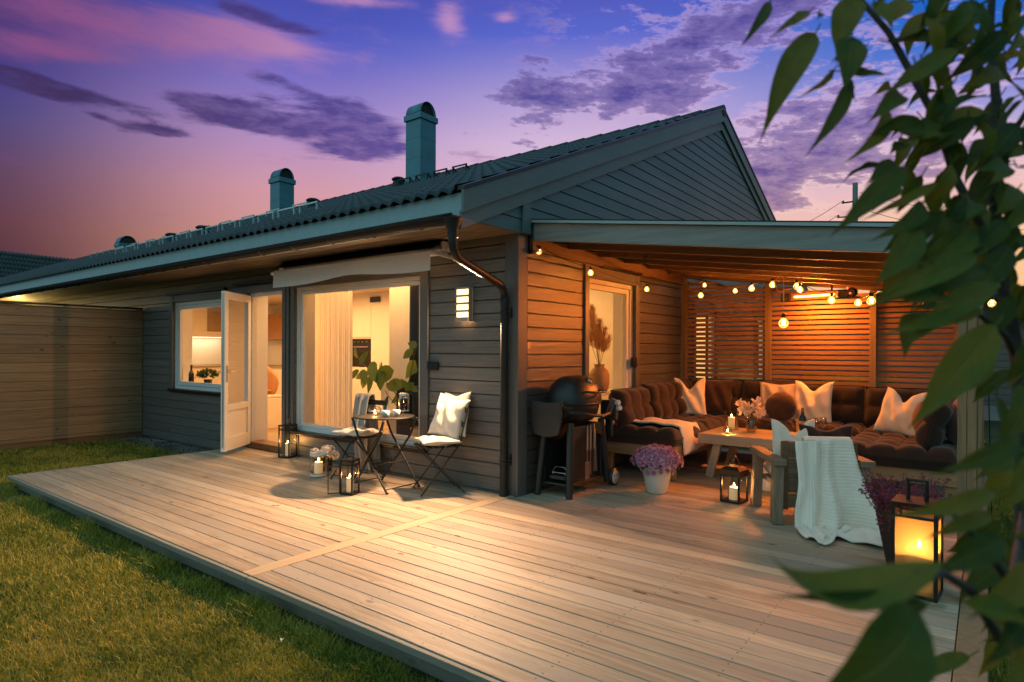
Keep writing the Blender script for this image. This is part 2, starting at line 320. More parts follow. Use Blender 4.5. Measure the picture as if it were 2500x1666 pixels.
col = g.ramp(g.m('ADD', g.m('MULTIPLY', rn, .7), g.m('MULTIPLY', n2, .35)), [(.1, (.026, .054, .005, 1)), (.42, (.062, .098, .007, 1)), (.72, (.135, .155, .011, 1)), (.93, (.20, .16, .02, 1))])
vn = g.ss(g.m('ABSOLUTE', g.m('SINE', g.m('MULTIPLY', g.m('SUBTRACT', q[0], g.m('MULTIPLY', sa, .42)), 30.))), 0., .22, 1, 0)
mr = g.ss(sa, .012, .045, 1, 0); vein = g.m('MAXIMUM', g.m('MULTIPLY', vn, .55), mr)
col = g.lerp(g.m('MULTIPLY', vein, .55), col, (.12, .165, .03, 1))
col = g.lerp(g.ss(n2, .62, .72), col, (.10, .075, .02, 1))
hb = g.m('ADD', g.m('MULTIPLY', vein, -1.), g.m('MULTIPLY', n3, .5))
ms = g.N.new('ShaderNodeMixShader'); ms.inputs[0].default_value = .42
g.L.new(bsdf(g, col, .55, bump=hb, bstr=.5, bdist=.002, Specular_IOR_Level=.35), ms.inputs[1]); g.L.new(g.n('BsdfTranslucent', Color=col), ms.inputs[2]); out(g, ms.outputs[0]); M['leaf'] = m
M['bark'] = plain('bark', (.045, .035, .026), .8, nscale=60, namt=.3, bump=.8)
M['house_leaf'] = leafmat('rubber_leaf', [(.1, (.10, .17, .03, 1)), (.9, (.26, .34, .06, 1))], .4, .6)
M['herb'] = leafmat('herb_leaf', [(.1, (.02, .06, .008, 1)), (.9, (.07, .14, .02, 1))], .5, .3)
M['mum'] = leafmat('mauve_petals', [(.0, (.28, .08, .19, 1)), (.5, (.58, .27, .42, 1)), (1., (.86, .54, .65, 1))], .6, .25)
M['hyd'] = leafmat('white_petals', [(.0, (.74, .62, .52, 1)), (1., (.88, .80, .72, 1))], .6, .3)
M['heather'] = leafmat('heather_florets', [(.0, (.10, .018, .05, 1)), (.6, (.20, .04, .10, 1)), (1., (.30, .10, .12, 1))], .7, .25)
M['pampas'] = leafmat('pampas_plume', [(.0, (.58, .42, .24, 1)), (1., (.78, .62, .42, 1))], .8, .6)
M['stem'] = plain('plant_stem', (.10, .08, .03), .6)
M['clay'] = plain('clay_vase', (.42, .26, .13), .7, nscale=30, namt=.06)
M['darkcab'] = plain('hood_panel', (.34, .25, .15), .4)
M['orangecab'] = wood('oak_veneer', (.42, .19, .07, 1), (.56, .28, .12, 1), 2, rough=.4, knots=.1)
M['ovenblk'] = plain('oven_glass', (.012, .01, .008), .12)
M['gravel'] = plain('gravel', (.13, .12, .11), .85, nscale=50, namt=.5, bump=1.)
M['concrete'] = plain('plinth_concrete', (.28, .27, .25), .85, nscale=25, namt=.15, bump=.4)
# ------------------------------------------------------------------ mesh helpers
class MB:
    def __init__(s): s.v = []; s.f = []; s.sm = []
    def add(s, v, f, sm=False):
        o = len(s.v); s.v += [tuple(p) for p in v]; s.f += [tuple(i+o for i in q) for q in f]; s.sm += [sm]*len(f); return s
    def box(s, x0, y0, z0, x1, y1, z1):
        v = [(x, y, z) for z in (z0, z1) for y in (y0, y1) for x in (x0, x1)]
        return s.add(v, [(0, 2, 3, 1), (4, 5, 7, 6), (0, 1, 5, 4), (2, 6, 7, 3), (0, 4, 6, 2), (1, 3, 7, 5)])
    def bar(s, p, q, w, h, up=(0, 0, 1)):
        p = Vector(p); q = Vector(q); d = (q-p).normalized(); a = d.cross(Vector(up))
        if a.length < 1e-4: a = d.cross(Vector((1, 0, 0)))
        a.normalize(); b = a.cross(d).normalized()
        v = [o+a*(i*w/2)+b*(j*h/2) for o in (p, q) for i, j in ((-1, -1), (1, -1), (1, 1), (-1, 1))]
        return s.add(v, [(3, 2, 1, 0), (4, 5, 6, 7), (0, 1, 5, 4), (1, 2, 6, 5), (2, 3, 7, 6), (3, 0, 4, 7)])
    def tube(s, pts, r, n=8, caps=True, sm=True):
        pts = [Vector(p) for p in pts]; L = len(pts)
        rs = r if isinstance(r, (list, tuple)) else [r]*L
        t0 = (pts[1]-pts[0]).normalized(); a = t0.orthogonal().normalized(); vs = []
        for i, p in enumerate(pts):
            t = (pts[min(i+1, L-1)]-pts[max(i-1, 0)]).normalized()
            a = (a-t*a.dot(t)); a = a.normalized() if a.length > 1e-6 else t.orthogonal().normalized()
            b = t.cross(a)
            for k in range(n):
                th = 2*PI*k/n; vs.append(p+(a*math.cos(th)+b*math.sin(th))*rs[i])
        f = [(i*n+k, i*n+(k+1) % n, (i+1)*n+(k+1) % n, (i+1)*n+k) for i in range(L-1) for k in range(n)]
        s.add(vs, f, sm)
        if caps: s.add([vs[k] for k in range(n)], [tuple(range(n-1, -1, -1))]); s.add([vs[(L-1)*n+k] for k in range(n)], [tuple(range(n))])
        return s
    def lathe(s, prof, c=(0, 0, 0), n=24, sm=True, sx=1., sy=1.):
        vs = []; L = len(prof)
        for r, z in prof:
            for k in range(n):
                th = 2*PI*k/n; vs.append((c[0]+r*math.cos(th)*sx, c[1]+r*math.sin(th)*sy, c[2]+z))
        f = [(i*n+k, i*n+(k+1) % n, (i+1)*n+(k+1) % n, (i+1)*n+k) for i in range(L-1) for k in range(n)]
        s.add(vs, f, sm)
        if prof[0][0] > 1e-4: s.add(vs[:n], [tuple(range(n-1, -1, -1))])
        if prof[-1][0] > 1e-4: s.add(vs[(L-1)*n:], [tuple(range(n))])
        return s
    def grid(s, fn, nu, nv, sm=True, cu=False):
        vs = [fn(i/nu, j/nv) for j in range(nv+1) for i in range(nu+1)]
        return s.add(vs, [(j*(nu+1)+i, j*(nu+1)+i+1, (j+1)*(nu+1)+i+1, (j+1)*(nu+1)+i) for j in range(nv) for i in range(nu)], sm)
    def prism(s, poly, fn0, fn1):
        n = len(poly); v = [fn0(p) for p in poly]+[fn1(p) for p in poly]
        return s.add(v, [tuple(range(n-1, -1, -1)), tuple(range(n, 2*n))]+[(i, (i+1) % n, n+(i+1) % n, n+i) for i in range(n)])
    def ball(s, c, r, nu=12, nv=8, sc=(1, 1, 1)):
        vs = [(c[0]+r*sc[0]*math.sin(PI*j/nv)*math.cos(2*PI*i/nu), c[1]+r*sc[1]*math.sin(PI*j/nv)*math.sin(2*PI*i/nu), c[2]-r*sc[2]*math.cos(PI*j/nv)) for j in range(nv+1) for i in range(nu)]
        return s.add(vs, [(j*nu+i, j*nu+(i+1) % nu, (j+1)*nu+(i+1) % nu, (j+1)*nu+i) for j in range(nv) for i in range(nu)], True)
    def mesh(s, name):
        me = bpy.data.meshes.new(name); me.from_pydata([tuple(p) for p in s.v], [], s.f)
        me.polygons.foreach_set('use_smooth', s.sm); me.update(); return me
    def build(s, name, m, parent=None, bevel=0, sub=0, fix=True, solid=0, loc=None):
        me = s.mesh(name)
        if fix:
            bm = bmesh.new(); bm.from_mesh(me)
            bmesh.ops.remove_doubles(bm, verts=bm.verts, dist=1e-5) if sub or solid else None
            bmesh.ops.recalc_face_normals(bm, faces=bm.faces); bm.to_mesh(me); bm.free()
        me.materials.append(M[m] if isinstance(m, str) else m)
        o = bpy.data.objects.new(name, me); COL.objects.link(o)
        if parent is not None: o.parent = parent
        if loc is not None: o.location = loc
        if solid: q = o.modifiers.new('solid', 'SOLIDIFY'); q.thickness = solid; q.offset = 0
        if bevel: q = o.modifiers.new('bevel', 'BEVEL'); q.width = bevel; q.segments = 2; q.limit_method = 'ANGLE'; q.angle_limit = rad(40)
        if sub: q = o.modifiers.new('sub', 'SUBSURF'); q.levels = sub; q.render_levels = sub
        return o
def tag(o, label=None, cat=None, group=None, kind=None):
    for k, v in (('label', label), ('category', cat), ('group', group), ('kind', kind)):
        if v: o[k] = v
    return o
def thing(name, label, cat, loc=(0, 0, 0), rz=0., group=None):
    o = bpy.data.objects.new(name, None); COL.objects.link(o); o.location = loc; o.rotation_euler = (0, 0, rz)
    o.empty_display_size = .1
    return tag(o, label, cat, group)
def dup(o, loc, rz=None, label=None):
    r = o.copy(); COL.objects.link(r); r.location = loc
    if rz is not None: r.rotation_euler = (0, 0, rz)
    if label: r['label'] = label
    for ch in list(o.children):
        c = ch.copy(); COL.objects.link(c); c.parent = r
        for gch in ch.children:
            d = gch.copy(); COL.objects.link(d); d.parent = c
    return r
def lamp(name, kind, loc, energy, col=(1, .62, .28), size=.05, parent=None, size_y=None, rot=None, spread=None):
    ld = bpy.data.lights.new(name, kind); ld.energy = energy; ld.color = col
    if kind == 'AREA':
        ld.shape = 'RECTANGLE' if size_y else 'SQUARE'; ld.size = size
        if size_y: ld.size_y = size_y
        if spread: ld.spread = spread
    else: ld.shadow_soft_size = size
    o = bpy.data.objects.new(name, ld); COL.objects.link(o); o.location = loc
    if rot: o.rotation_euler = rot
    if parent is not None: o.parent = parent
    o['kind'] = 'helper'
    return o
def clad(mb, a0, a1, z0, z1, holes, pitch, place, gap=.007, th=.02, zo=0.):
    """boards of a clad wall, cut round its openings; place(a, z, d) maps along/height/out of the wall"""
    k0 = math.floor((z0-zo)/pitch)-1
    for k in range(k0, int((z1-zo)/pitch)+2):
        b0 = max(z0, zo+k*pitch); b1 = min(z1, zo+(k+1)*pitch)
        if b1-b0 < .012: continue
        cuts = sorted({b0, b1} | {h for H in holes for h in (H[2], H[3]) if b0 < h < b1})
        for c0, c1 in zip(cuts, cuts[1:]):
            segs = [(a0, a1)]
            for h0, h1, hz0, hz1 in holes:
                if hz0 < c1-1e-6 and hz1 > c0+1e-6:
                    segs = [q for s0, s1 in segs for q in ((s0, min(s1, h0)), (max(s0, h1), s1)) if q[1]-q[0] > 1e-4]
            t = gap if c1 == zo+(k+1)*pitch or abs(c1-(zo+(k+1)*pitch)) < 1e-6 else 0
            for s0, s1 in segs:
                v = [place(a, z, d) for d, z in ((0, c0), (th, c0), (th, c1-t-.006 if t else c1), (th-.008 if t else th, c1-t), (0, c1-t)) for a in (s0, s1)]
                f = [(2*i, 2*i+1, 2*i+3, 2*i+2) for i in range(4)]+[(8, 9, 1, 0), (0, 2, 4, 6, 8), (9, 7, 5, 3, 1)]
                mb.add(v, f)
    return mb
def sheet(mb, a0, a1, z0, z1, holes, place):
    """a flat wall with rectangular openings"""
    xs = sorted({a0, a1} | {v for h in holes for v in h[:2] if a0 < v < a1}); zs = sorted({z0, z1} | {v for h in holes for v in h[2:] if z0 < v < z1})
    for xa, xb in zip(xs, xs[1:]):
        for za, zb in zip(zs, zs[1:]):
            cx, cz = (xa+xb)/2, (za+zb)/2
            if any(h[0] < cx < h[1] and h[2] < cz < h[3] for h in holes): continue
            mb.add([place(xa, za), place(xb, za), place(xb, zb), place(xa, zb)], [(0, 1, 2, 3)])
    return mb

# ------------------------------------------------------------------ ground and deck
GZ = -.15
def ground_z(x, y): return GZ + .012*noise.noise((x*.9, y*.9, 0)) + .006*noise.noise((x*3, y*3, 5))
gm, g = mat('lawn_soil'); co = g.n('TexCoord', out=3)
n1 = g.n('TexNoise', Vector=co, Scale=1.4, Detail=6.); n2 = g.n('TexNoise', Vector=co, Scale=60., Detail=3.)
out(g, bsdf(g, g.ramp(g.m('ADD', g.m('MULTIPLY', n1, .6), g.m('MULTIPLY', n2, .4)), [(.35, (.020, .026, .005, 1)), (.65, (.052, .055, .010, 1))]), .95, bump=n2, bstr=.6)); M['soil'] = gm
mb = MB(); xs = sorted(set([-300, -120, -60, -30, -18] + list(np.linspace(-13, 7, 81)) + [10, 18, 30, 60, 120, 300])); ys = sorted(set([-300, -100, -40, -15, -8] + list(np.linspace(-6.5, 8, 59)) + [12, 20, 40, 90, 300]))
nx = len(xs)
mb.add([(x, y, ground_z(x, y)) for y in ys for x in xs], [(j*nx+i, j*nx+i+1, (j+1)*nx+i+1, (j+1)*nx+i) for j in range(len(ys)-1) for i in range(nx-1)], True)
tag(mb.build('ground', 'soil', fix=False), kind='structure')
# gravel strip along the wall
mb = MB(); R2 = random.Random(3)
for i in range(1500):
    x = R2.uniform(-8.1, -4.9); y = -abs(R2.gauss(0, .22)) - .03 if R2.random() < .8 else -R2.uniform(0, .75)
    r = R2.uniform(.008, .024); c = (x, y, ground_z(x, y)+r*.3)
    mb.add([(c[0]+r*a*R2.uniform(.7, 1.2), c[1]+r*b*R2.uniform(.7, 1.2), c[2]+r*d*R2.uniform(.4, .8)) for a, b, d in ((1, 0, 0), (0, 1, 0), (-1, 0, 0), (0, -1, 0), (0, 0, 1), (0, 0, -1))], [(0, 1, 4), (1, 2, 4), (2, 3, 4), (3, 0, 4), (1, 0, 5), (2, 1, 5), (3, 2, 5), (0, 3, 5)])
tag(mb.build('gravel', 'gravel'), kind='stuff')

DY0 = -2.667; BP = .125; XL = -4.86; XR = 3.43
deck = tag(bpy.data.objects.new('deck', None), kind='structure'); COL.objects.link(deck)
mb = MB(); R3 = random.Random(5)
def board(x0, x1, y0, y1, z=0.):
    e = .003; t = .028
    dz = R3.uniform(-.0012, .0012); y1 -= R3.uniform(.0034, .0058)
    v = [(x, y, zz+z+dz) for x in (x0, x1) for y, zz in ((y0, -t), (y0, -e), (y0+e, 0), (y1-e, 0), (y1, -e), (y1, -t))]
    mb.add(v, [(i, (i+1) % 6, 6+(i+1) % 6, 6+i) for i in range(6)]+[(5, 4, 3, 2, 1, 0), (6, 7, 8, 9, 10, 11)])
k = 0; y = DY0
while y < 4.1:
    y1 = y+BP
    if y < -.06: board(XL+R3.uniform(-.002, .002), -.134, y, min(y1, -.005) if y1 > 0 else y1)
    xr0 = -.002 if y < -.1 else .045
    board(xr0, XR-.004, y, y1)
    y = y1
mb.build('board', 'deck', deck)
mb = MB(); mb.box(-.130, DY0, -.028, -.006, -.02, .0015); mb.build('divider_plank', 'plank', deck, bevel=.003)
mb = MB(); mb.box(XR+.002, DY0-.03, -.12, XR+.122, 4.2, .006); mb.build('border_plank', 'post', deck, bevel=.004)
mb = MB(); mb.box(XL+.01, DY0-.030, -.040, -.03, DY0-.003, -.004); mb.box(-.024, DY0-.030, -.040, XR, DY0-.003, -.004); mb.box(XL-.028, DY0-.028, -.04, XL-.004, -.02, -.004)
mb.build('edge_board', 'deckedge', deck, bevel=.003)
mb = MB(); mb.box(XL+.08, DY0+.05, GZ-.1, XR-.02, DY0+.09, -.03); mb.box(XL+.06, DY0+.06, GZ-.1, XL+.1, -.03, -.03)
for i in range(20):
    x = XL+.3+i*.42; mb.box(x, DY0+.09, GZ-.05, x+.045, -.05, -.032)
mb.build('joist', 'deckedge', deck)

# ------------------------------------------------------------------ the house
house = thing('house', 'long low grey timber house with dark tiled gable roof and lit windows', 'house')
HX0 = -34.; ZS = 2.49; TH = .28
WIN = (-7.02, -5.44, .74, 2.14); DOOR = (-4.74, -3.86, .02, 2.17); BIG = (-3.60, -1.27, .335, 2.185)
GW = (1.27, 2.42, .32, 2.2)
GW2 = (4.46, 5.40, .84, 2.02); GW3 = (7.60, 8.24, .84, 2.06)
fplace = lambda a, z, d: (a, -d, z)
mb = MB(); clad(mb, HX0, -.13, GZ+.02, ZS, [WIN, DOOR, BIG], .133, fplace, zo=.02)
mb.build('facade_wall', 'siding', house)
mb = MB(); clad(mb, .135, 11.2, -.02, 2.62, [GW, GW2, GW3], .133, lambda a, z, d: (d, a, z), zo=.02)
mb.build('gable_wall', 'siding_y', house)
mb = MB(); hol = [WIN, DOOR, BIG]
sheet(mb, HX0, -.01, GZ-.2, ZS+.2, hol, lambda a, z: (a, .004, z)); sheet(mb, .0, 11.2, GZ-.2, 2.7, [GW, GW2, GW3], lambda a, z: (-.004, a, z))
# reveals of the openings
for a0, a1, z0, z1 in hol:
    mb.add([(a0, .004, z0), (a1, .004, z0), (a1, .004, z1), (a0, .004, z1), (a0, TH, z0), (a1, TH, z0), (a1, TH, z1), (a0, TH, z1)], [(0, 1, 5, 4), (1, 2, 6, 5), (2, 3, 7, 6), (3, 0, 4, 7)])
a0, a1, z0, z1 = GW
mb.add([(-.004, a0, z0), (-.004, a1, z0), (-.004, a1, z1), (-.004, a0, z1), (-TH, a0, z0), (-TH, a1, z0), (-TH, a1, z1), (-TH, a0, z1)], [(0, 1, 5, 4), (1, 2, 6, 5), (2, 3, 7, 6), (3, 0, 4, 7)])
wb = mb.build('wall_lining', 'black', house, fix=False)
M['lin'] = plain('wind_barrier', (.03, .028, .026), .9); wb.data.materials[0] = M['lin']
for p in wb.data.polygons: pass
wb.data.materials.append(M['white'])
for p in list(wb.data.polygons)[-16:]: p.material_index = 1
mb = MB(); mb.box(-.128, -.032, -.02, .0, .0, ZS); mb.box(.001, -.032, -.02, .034, .115, ZS); mb.build('corner_board', 'trim', house, bevel=.004)
mb = MB(); mb.box(-.9, -.024, ZS-.05, -.13, -.0005, ZS-.002); mb.box(-34, -.024, ZS-.05, -.9, -.0005, ZS-.002); mb.build('frieze_board', 'trim_x', house)
# upper gable cladding, standing proud of the wall below
SL = .4143; YR = 5.45; YE = -.86; ZE = 2.735
def zroof(y): return ZE+SL*(y-YE) if y <= YR else ZE+SL*(2*YR-y-YE)
mb = MB()
zz = ZS
k = 0
while zz < 5.3:
    z1 = min(zz+.133, 5.3); zm = z1-.007
    ya = lambda z: max(YE+.02, (z+.16-ZE)/SL+YE) if z > ZE-.16 else YE+.02
    y0, y1 = ya(zz), ya(zm)
    e0, e1 = 2*YR-y0, 2*YR-y1
    if y1 < YR-.05:
        v = [(.03, y0, zz), (.03, e0, zz), (.03, e1, zm), (.03, y1, zm), (.058, y0, zz), (.058, e0, zz), (.05, e1, zm), (.05, y1, zm)]
        mb.add(v, [(3, 2, 1, 0), (4, 5, 6, 7), (0, 1, 5, 4), (1, 2, 6, 5), (2, 3, 7, 6), (3, 0, 4, 7)])
    zz += .133
mb.build('gable_cladding', 'clad_y', house)
mb = MB(); mb.prism([(YE+.02, ZS+.01), (2*YR-YE-.02, ZS+.01), (YR, 5.3)], lambda p: (-.01, p[0], p[1]), lambda p: (.028, p[0], p[1])); mb.build('gable_lining', 'lin', house)
mb = MB(); mb.box(.059, -.02, ZS, .082, .105, ZS+.40); mb.build('corner_board', 'clad_y', house, bevel=.003)
# soffit
mb = MB(); y = YE+.05
while y < -.03:
    mb.box(HX0, y, ZS-.0, .028, min(y+.114, -.026), ZS+.018); y += .12
mb.build('soffit', 'soffit', house)
mb = MB(); mb.box(HX0, YE+.05, ZS+.02, .02, 0, ZS+.03); mb.build('soffit_lining', 'lin', house)
# fascia
mb = MB(); mb.box(HX0, YE, 2.44, -9.1, YE+.028, 2.70); mb.box(-9.096, YE, 2.44, .06, YE+.028, 2.70); mb.build('fascia_board', 'fascia', house, bevel=.003)
# barge boards: an upper and a lower board on each slope, with a metal drip on top
def slope_board(y0, y1, t0, t1, x0, x1):
    v = []
    for x in (x0, x1):
        for y in (y0, y1):
            for t in (t0, t1): v.append((x, y, zroof(y)-t))
    return v, [(0, 1, 3, 2), (4, 6, 7, 5), (0, 2, 6, 4), (1, 5, 7, 3), (0, 4, 5, 1), (2, 3, 7, 6)]
for nm, t0, t1, x0, x1, mm in (('barge_board', .012, .20, .0835, .112, 'barge'), ('barge_board', .185, .335, .060, .083, 'barge'), ('verge_flashing', -.022, .012, .03, .125, 'black')):
    for (ya, yb) in ((YE-.03, YR), (YR, 2*YR-YE)):
        mb = MB(); mb.add(*slope_board(ya, yb, t0, t1, x0, x1)); mb.build(nm, mm, house, bevel=.002)
# roof of pantiles: rows that overlap, a wave along the eave
mb = MB(); PIT = .15; xs = np.arange(-30., .03, PIT/6); nr = 18; dl_ = (YR-YE+.05)/nr
xs_f = np.arange(-14.0, .03, PIT/8); xs_c = np.arange(HX0, -14.0, PIT/4); XS = np.concatenate([xs_c, xs_f])
for side in (0, 1):
    for r in range(nr):
        y0 = YE-.05+r*dl_; y1 = y0+dl_+.03
        rows = []
        for (yy, lift) in ((y0, -.012), (y0, .020), (y0+.03, .020), (y1, .0)):
            Y = yy if side == 0 else 2*YR-yy
            zc = ZE+SL*(yy-YE)+lift
            rows.append([(x, Y, zc+.020*(math.sin(2*PI*x/PIT)+.25*math.sin(4*PI*x/PIT+.6))) for x in (XS if side == 0 else XS[::4])])
        n = len(rows[0]); v = [p for q in rows for p in q]
        mb.add(v, [(j*n+i, j*n+i+1, (j+1)*n+i+1, (j+1)*n+i) if side == 0 else (j*n+i+1, j*n+i, (j+1)*n+i, (j+1)*n+i+1) for j in range(3) for i in range(n-1)], True)
roof = mb.build('roof', 'tile', house, fix=False)
mb = MB(); mb.add([(HX0, YE+.01, ZE-.03), (.055, YE+.01, ZE-.03), (.055, YR, zroof(YR)-.03), (HX0, YR, zroof(YR)-.03), (.055, 2*YR-YE, ZE-.03), (HX0, 2*YR-YE, ZE-.03)], [(0, 1, 2, 3), (3, 2, 4, 5)]); mb.build('underlay', 'lin', roof, fix=False)
mb = MB(); n = 90
for i in range(n):
    x0 = HX0+.1+i*(.0-HX0)/n; mb.tube([(x0, YR, zroof(YR)-.035), (x0+.40, YR, zroof(YR)-.025)], [.085, .095], 10)
mb.build('ridge_tile', 'tile', roof)
# snow guards
def guard(x, y, w=.42):
    z = zroof(y)+.035; b = MB()
    for d in (0, w): b.bar((x+d, y, z-.02), (x+d, y, z+.10), .03, .012); b.bar((x+d, y+.10, z+.03), (x+d, y, z+.10), .025, .01)
    b.bar((x-.02, y, z+.105), (x+w+.02, y, z+.105), .02, .022)
    return b
gx = [PY(px, py, .75).x for px, py in ((504, 575), (560, 562), (617, 548), (666, 536), (715, 524), (760, 513), (806, 503), (850, 494))]
sp = np.mean(np.diff(gx))
for i in range(-7, 6): guard(gx[0]+i*sp, .75).build('snow_guard', 'zinc', roof)
for i in range(12): guard(-20+i*1.05, 3.1, .5).build('snow_guard', 'zinc', roof)
for i in range(4): guard(-5.2+i*.46, 3.2, .3).build('snow_guard', 'black', roof)
# roof vents
for px, py, y in ((420, 602, 1.2), (495, 584, 1.2), (764, 508, 2.6), (973, 455, 3.4)):
    p = PY(px, py, y); z = zroof(y); q = MB(); q.lathe([(.15, -.06), (.11, .08), (.10, .13), (.13, .135), (.13, .16), (.09, .185), (0, .195)], (p.x, y, z), 20); q.build('roof_vent', 'tile', roof)
# chimneys
def chimney(x0, x1, y0, y1, zt, seams, cap=.30, name='chimney'):
    b = MB(); b.box(x0, y0, zroof(y0)-.3, x1, y1, zt)
    c = b.build(name, 'chimney', roof, bevel=.006)
    q = MB()
    for s in seams: q.box(x0-.003, y0-.003, s, x1+.003, y1+.003, s+.008)
    if seams: q.build('seam', 'chimney', c)
    q = MB(); q.box(x0-.035, y0-.035, zt-.02, x1+.035, y1+.035, zt+.11)
    q.build('collar', 'chimney', c, bevel=.008)
    q = MB(); ym = (y0+y1)/2; ry = (y1-y0)/2-.004; N = 18
    arch = [(ym-ry*math.cos(PI*i/N), zt+.11+cap*math.sin(PI*i/N)) for i in range(N+1)]
    o = len(q.v)
    v = [(x, a, z) for x in (x0+.0, x1-.0) for a, z in arch]
    q.add(v, [(i, i+1, N+2+i, N+1+i) for i in range(N)], True)
    q.build('hood', 'chimney', c, solid=.012)
    q = MB(); q.prism([(a, z-.03) for a, z in arch], lambda p: (x0+.06, p[0], p[1]), lambda p: (x1-.06, p[0], p[1])); q.build('flue', 'lin', c)
    return c
c1l = PY(990, 450, 4.9).x; c1m = PY(1026, 440, 4.9).x; ys1 = PX(1064, 431, c1m).y
chimney(c1l, c1m, 4.9, ys1, PY(988, 287, 4.9).z-.1, (5.65, 6.1), .29)
c2l = PY(659, 527, 4.9).x; c2m = PY(682, 525, 4.9).x; ys2 = PX(718, 517, c2m).y
chimney(c2l, c2m, 4.9, ys2, PY(656, 440, 4.9).z-.1, (5.5,), .28)
p0 = PY(281, 600, 4.9); chimney(p0.x, PY(292, 600, 4.9).x, 4.9, 5.5, PY(290, 594, 4.9).z-.1, (), .3)
# gutter with brackets
GY = YE-.075; mb = MB(); N = 10; r = .062
def gut(x): return [(x, GY+r*math.cos(PI+PI*i/N), 2.655-.0+r*math.sin(PI+PI*i/N)) for i in range(N+1)]
GZt = 2.49
def gut(x): return [(x, GY+r*math.cos(PI+PI*i/N), GZt+r*math.sin(PI+PI*i/N)) for i in range(N+1)]
v = gut(HX0)+gut(.075); mb.add(v, [(i, i+1, N+2+i, N+1+i) for i in range(N)], True)
mb.add(gut(.075), [tuple(range(N+1))]); mb.tube([(HX0, GY-r, GZt+.004), (.075, GY-r, GZt+.004)], .009, 8)
gutter = mb.build('gutter', 'gutter', house, fix=False, solid=.004)
for i in range(22):
    x = -.35-i*.62; q = MB(); q.tube([(x, GY+r*1.08*math.cos(PI+PI*j/8), GZt+r*1.08*math.sin(PI+PI*j/8)) for j in range(9)]+[(x, YE-.004, GZt+.03)], .007, 6); q.build('gutter_bracket', 'gutter', gutter)
# downpipe with a long swan neck
def arc_path(pts, rr=.09, n=6):
    o = [Vector(pts[0])]
    for i in range(1, len(pts)-1):
        a, b, c = Vector(pts[i-1]), Vector(pts[i]), Vector(pts[i+1]); d0 = (a-b).normalized(); d1 = (c-b).normalized()
        for k in range(n+1):
            t = k/n; o.append((b+d0*rr)*(1-t)**2+b*2*t*(1-t)+(b+d1*rr)*t*t)
    o.append(Vector(pts[-1])); return o
XD = -.015
mb = MB(); mb.tube(arc_path([(.03, GY, 2.44), (.03, GY, 2.17), (-.088, -.085, 1.98), (-.088, -.085, .02)], .13), .037, 16)
mb.lathe([(.045, -.06), (.045, 0), (.075, .08), (.08, .1)], (.03, GY, 2.37), 16)
mb.lathe([(.043, 0), (.043, .05), (.039, .06)], (-.088, -.085, .0), 16); mb.lathe([(.041, 0), (.041, .05), (.038, .052)], (-.088, -.085, 1.82), 16)
pipe = mb.build('downpipe', 'gutter', house)
for z in (1.74, .345):
    q = MB(); q.lathe([(.036, -.012), (.044, -.012), (.044, .012), (.036, .012)], (-.088, -.085, z), 16); q.box(-.06, -.09, z-.006, -.005, -.075, z+.006); q.box(-.045, -.05, z-.05, -.033, -.0345, z+.05); q.build('pipe_clip', 'gutter', pipe)

# ------------------------------------------------------------------ windows and the terrace door
def trim_boards(a0, a1, z0, z1, w, place, top=True):
    b = MB()
    def bx(u0, u1, v0, v1, d0, d1):
        vv = [place(a, z, d) for d in (d0, d1) for z in (v0, v1) for a in (u0, u1)]
        b.add(vv, [(0, 2, 3, 1), (4, 5, 7, 6), (0, 1, 5, 4), (2, 6, 7, 3), (0, 4, 6, 2), (1, 3, 7, 5)])
    return b, bx
def window(a0, a1, z0, z1, place, cas=.055, fr=.05, wl=.11, wr=.11, ht=.11, name='window', sill=True, trm='trim'):
    """frame set back in the opening, casement, pane, painted trim round it, dark sill below"""
    b, bx = trim_boards(a0, a1, z0, z1, 0, place)
    d0, d1 = -.07, -.012
    bx(a0, a0+fr, z0, z1, d0, d1); bx(a1-fr, a1, z0, z1, d0, d1); bx(a0+fr, a1-fr, z1-fr, z1, d0, d1); bx(a0+fr, a1-fr, z0, z0+fr, d0, d1)
    w = b.build(name, 'white', house, bevel=.003)
    b, bx = trim_boards(0, 0, 0, 0, 0, place); i0, i1, j0, j1 = a0+fr+.004, a1-fr-.004, z0+fr+.004, z1-fr-.004; d0, d1 = -.085, -.03
    bx(i0, i0+cas, j0, j1, d0, d1); bx(i1-cas, i1, j0, j1, d0, d1); bx(i0+cas, i1-cas, j1-cas, j1, d0, d1); bx(i0+cas, i1-cas, j0, j0+cas, d0, d1)
    b.build('casement', 'white', w, bevel=.003)
    b = MB(); b.add([place(i0+cas-.005, j0+cas-.005, -.06), place(i1-cas+.005, j0+cas-.005, -.06), place(i1-cas+.005, j1-cas+.005, -.06), place(i0+cas-.005, j1-cas+.005, -.06)], [(0, 1, 2, 3)])
    b.build('pane', 'pane', w, fix=False)
    if wl: b, bx = trim_boards(0, 0, 0, 0, 0, place); bx(a0-wl, a0, z0-.02, z1+ht, .0205, .046); b.build('trim', trm, w, bevel=.003)
    if wr: b, bx = trim_boards(0, 0, 0, 0, 0, place); bx(a1, a1+wr, z0-.02, z1+ht, .0205, .046); b.build('trim', trm, w, bevel=.003)
    if ht: b, bx = trim_boards(0, 0, 0, 0, 0, place); bx(a0, a1, z1, z1+ht, .0205, .042); b.build('trim', 'trim_x', w, bevel=.003)
    if sill:
        b, bx = trim_boards(0, 0, 0, 0, 0, place); bx(a0-.1, a1+.1, z0-.045, z0-.004, -.02, .075); b.build('sill', 'black', w, bevel=.004)
    return w
w1 = window(*WIN, fplace, fr=.05, cas=.06)
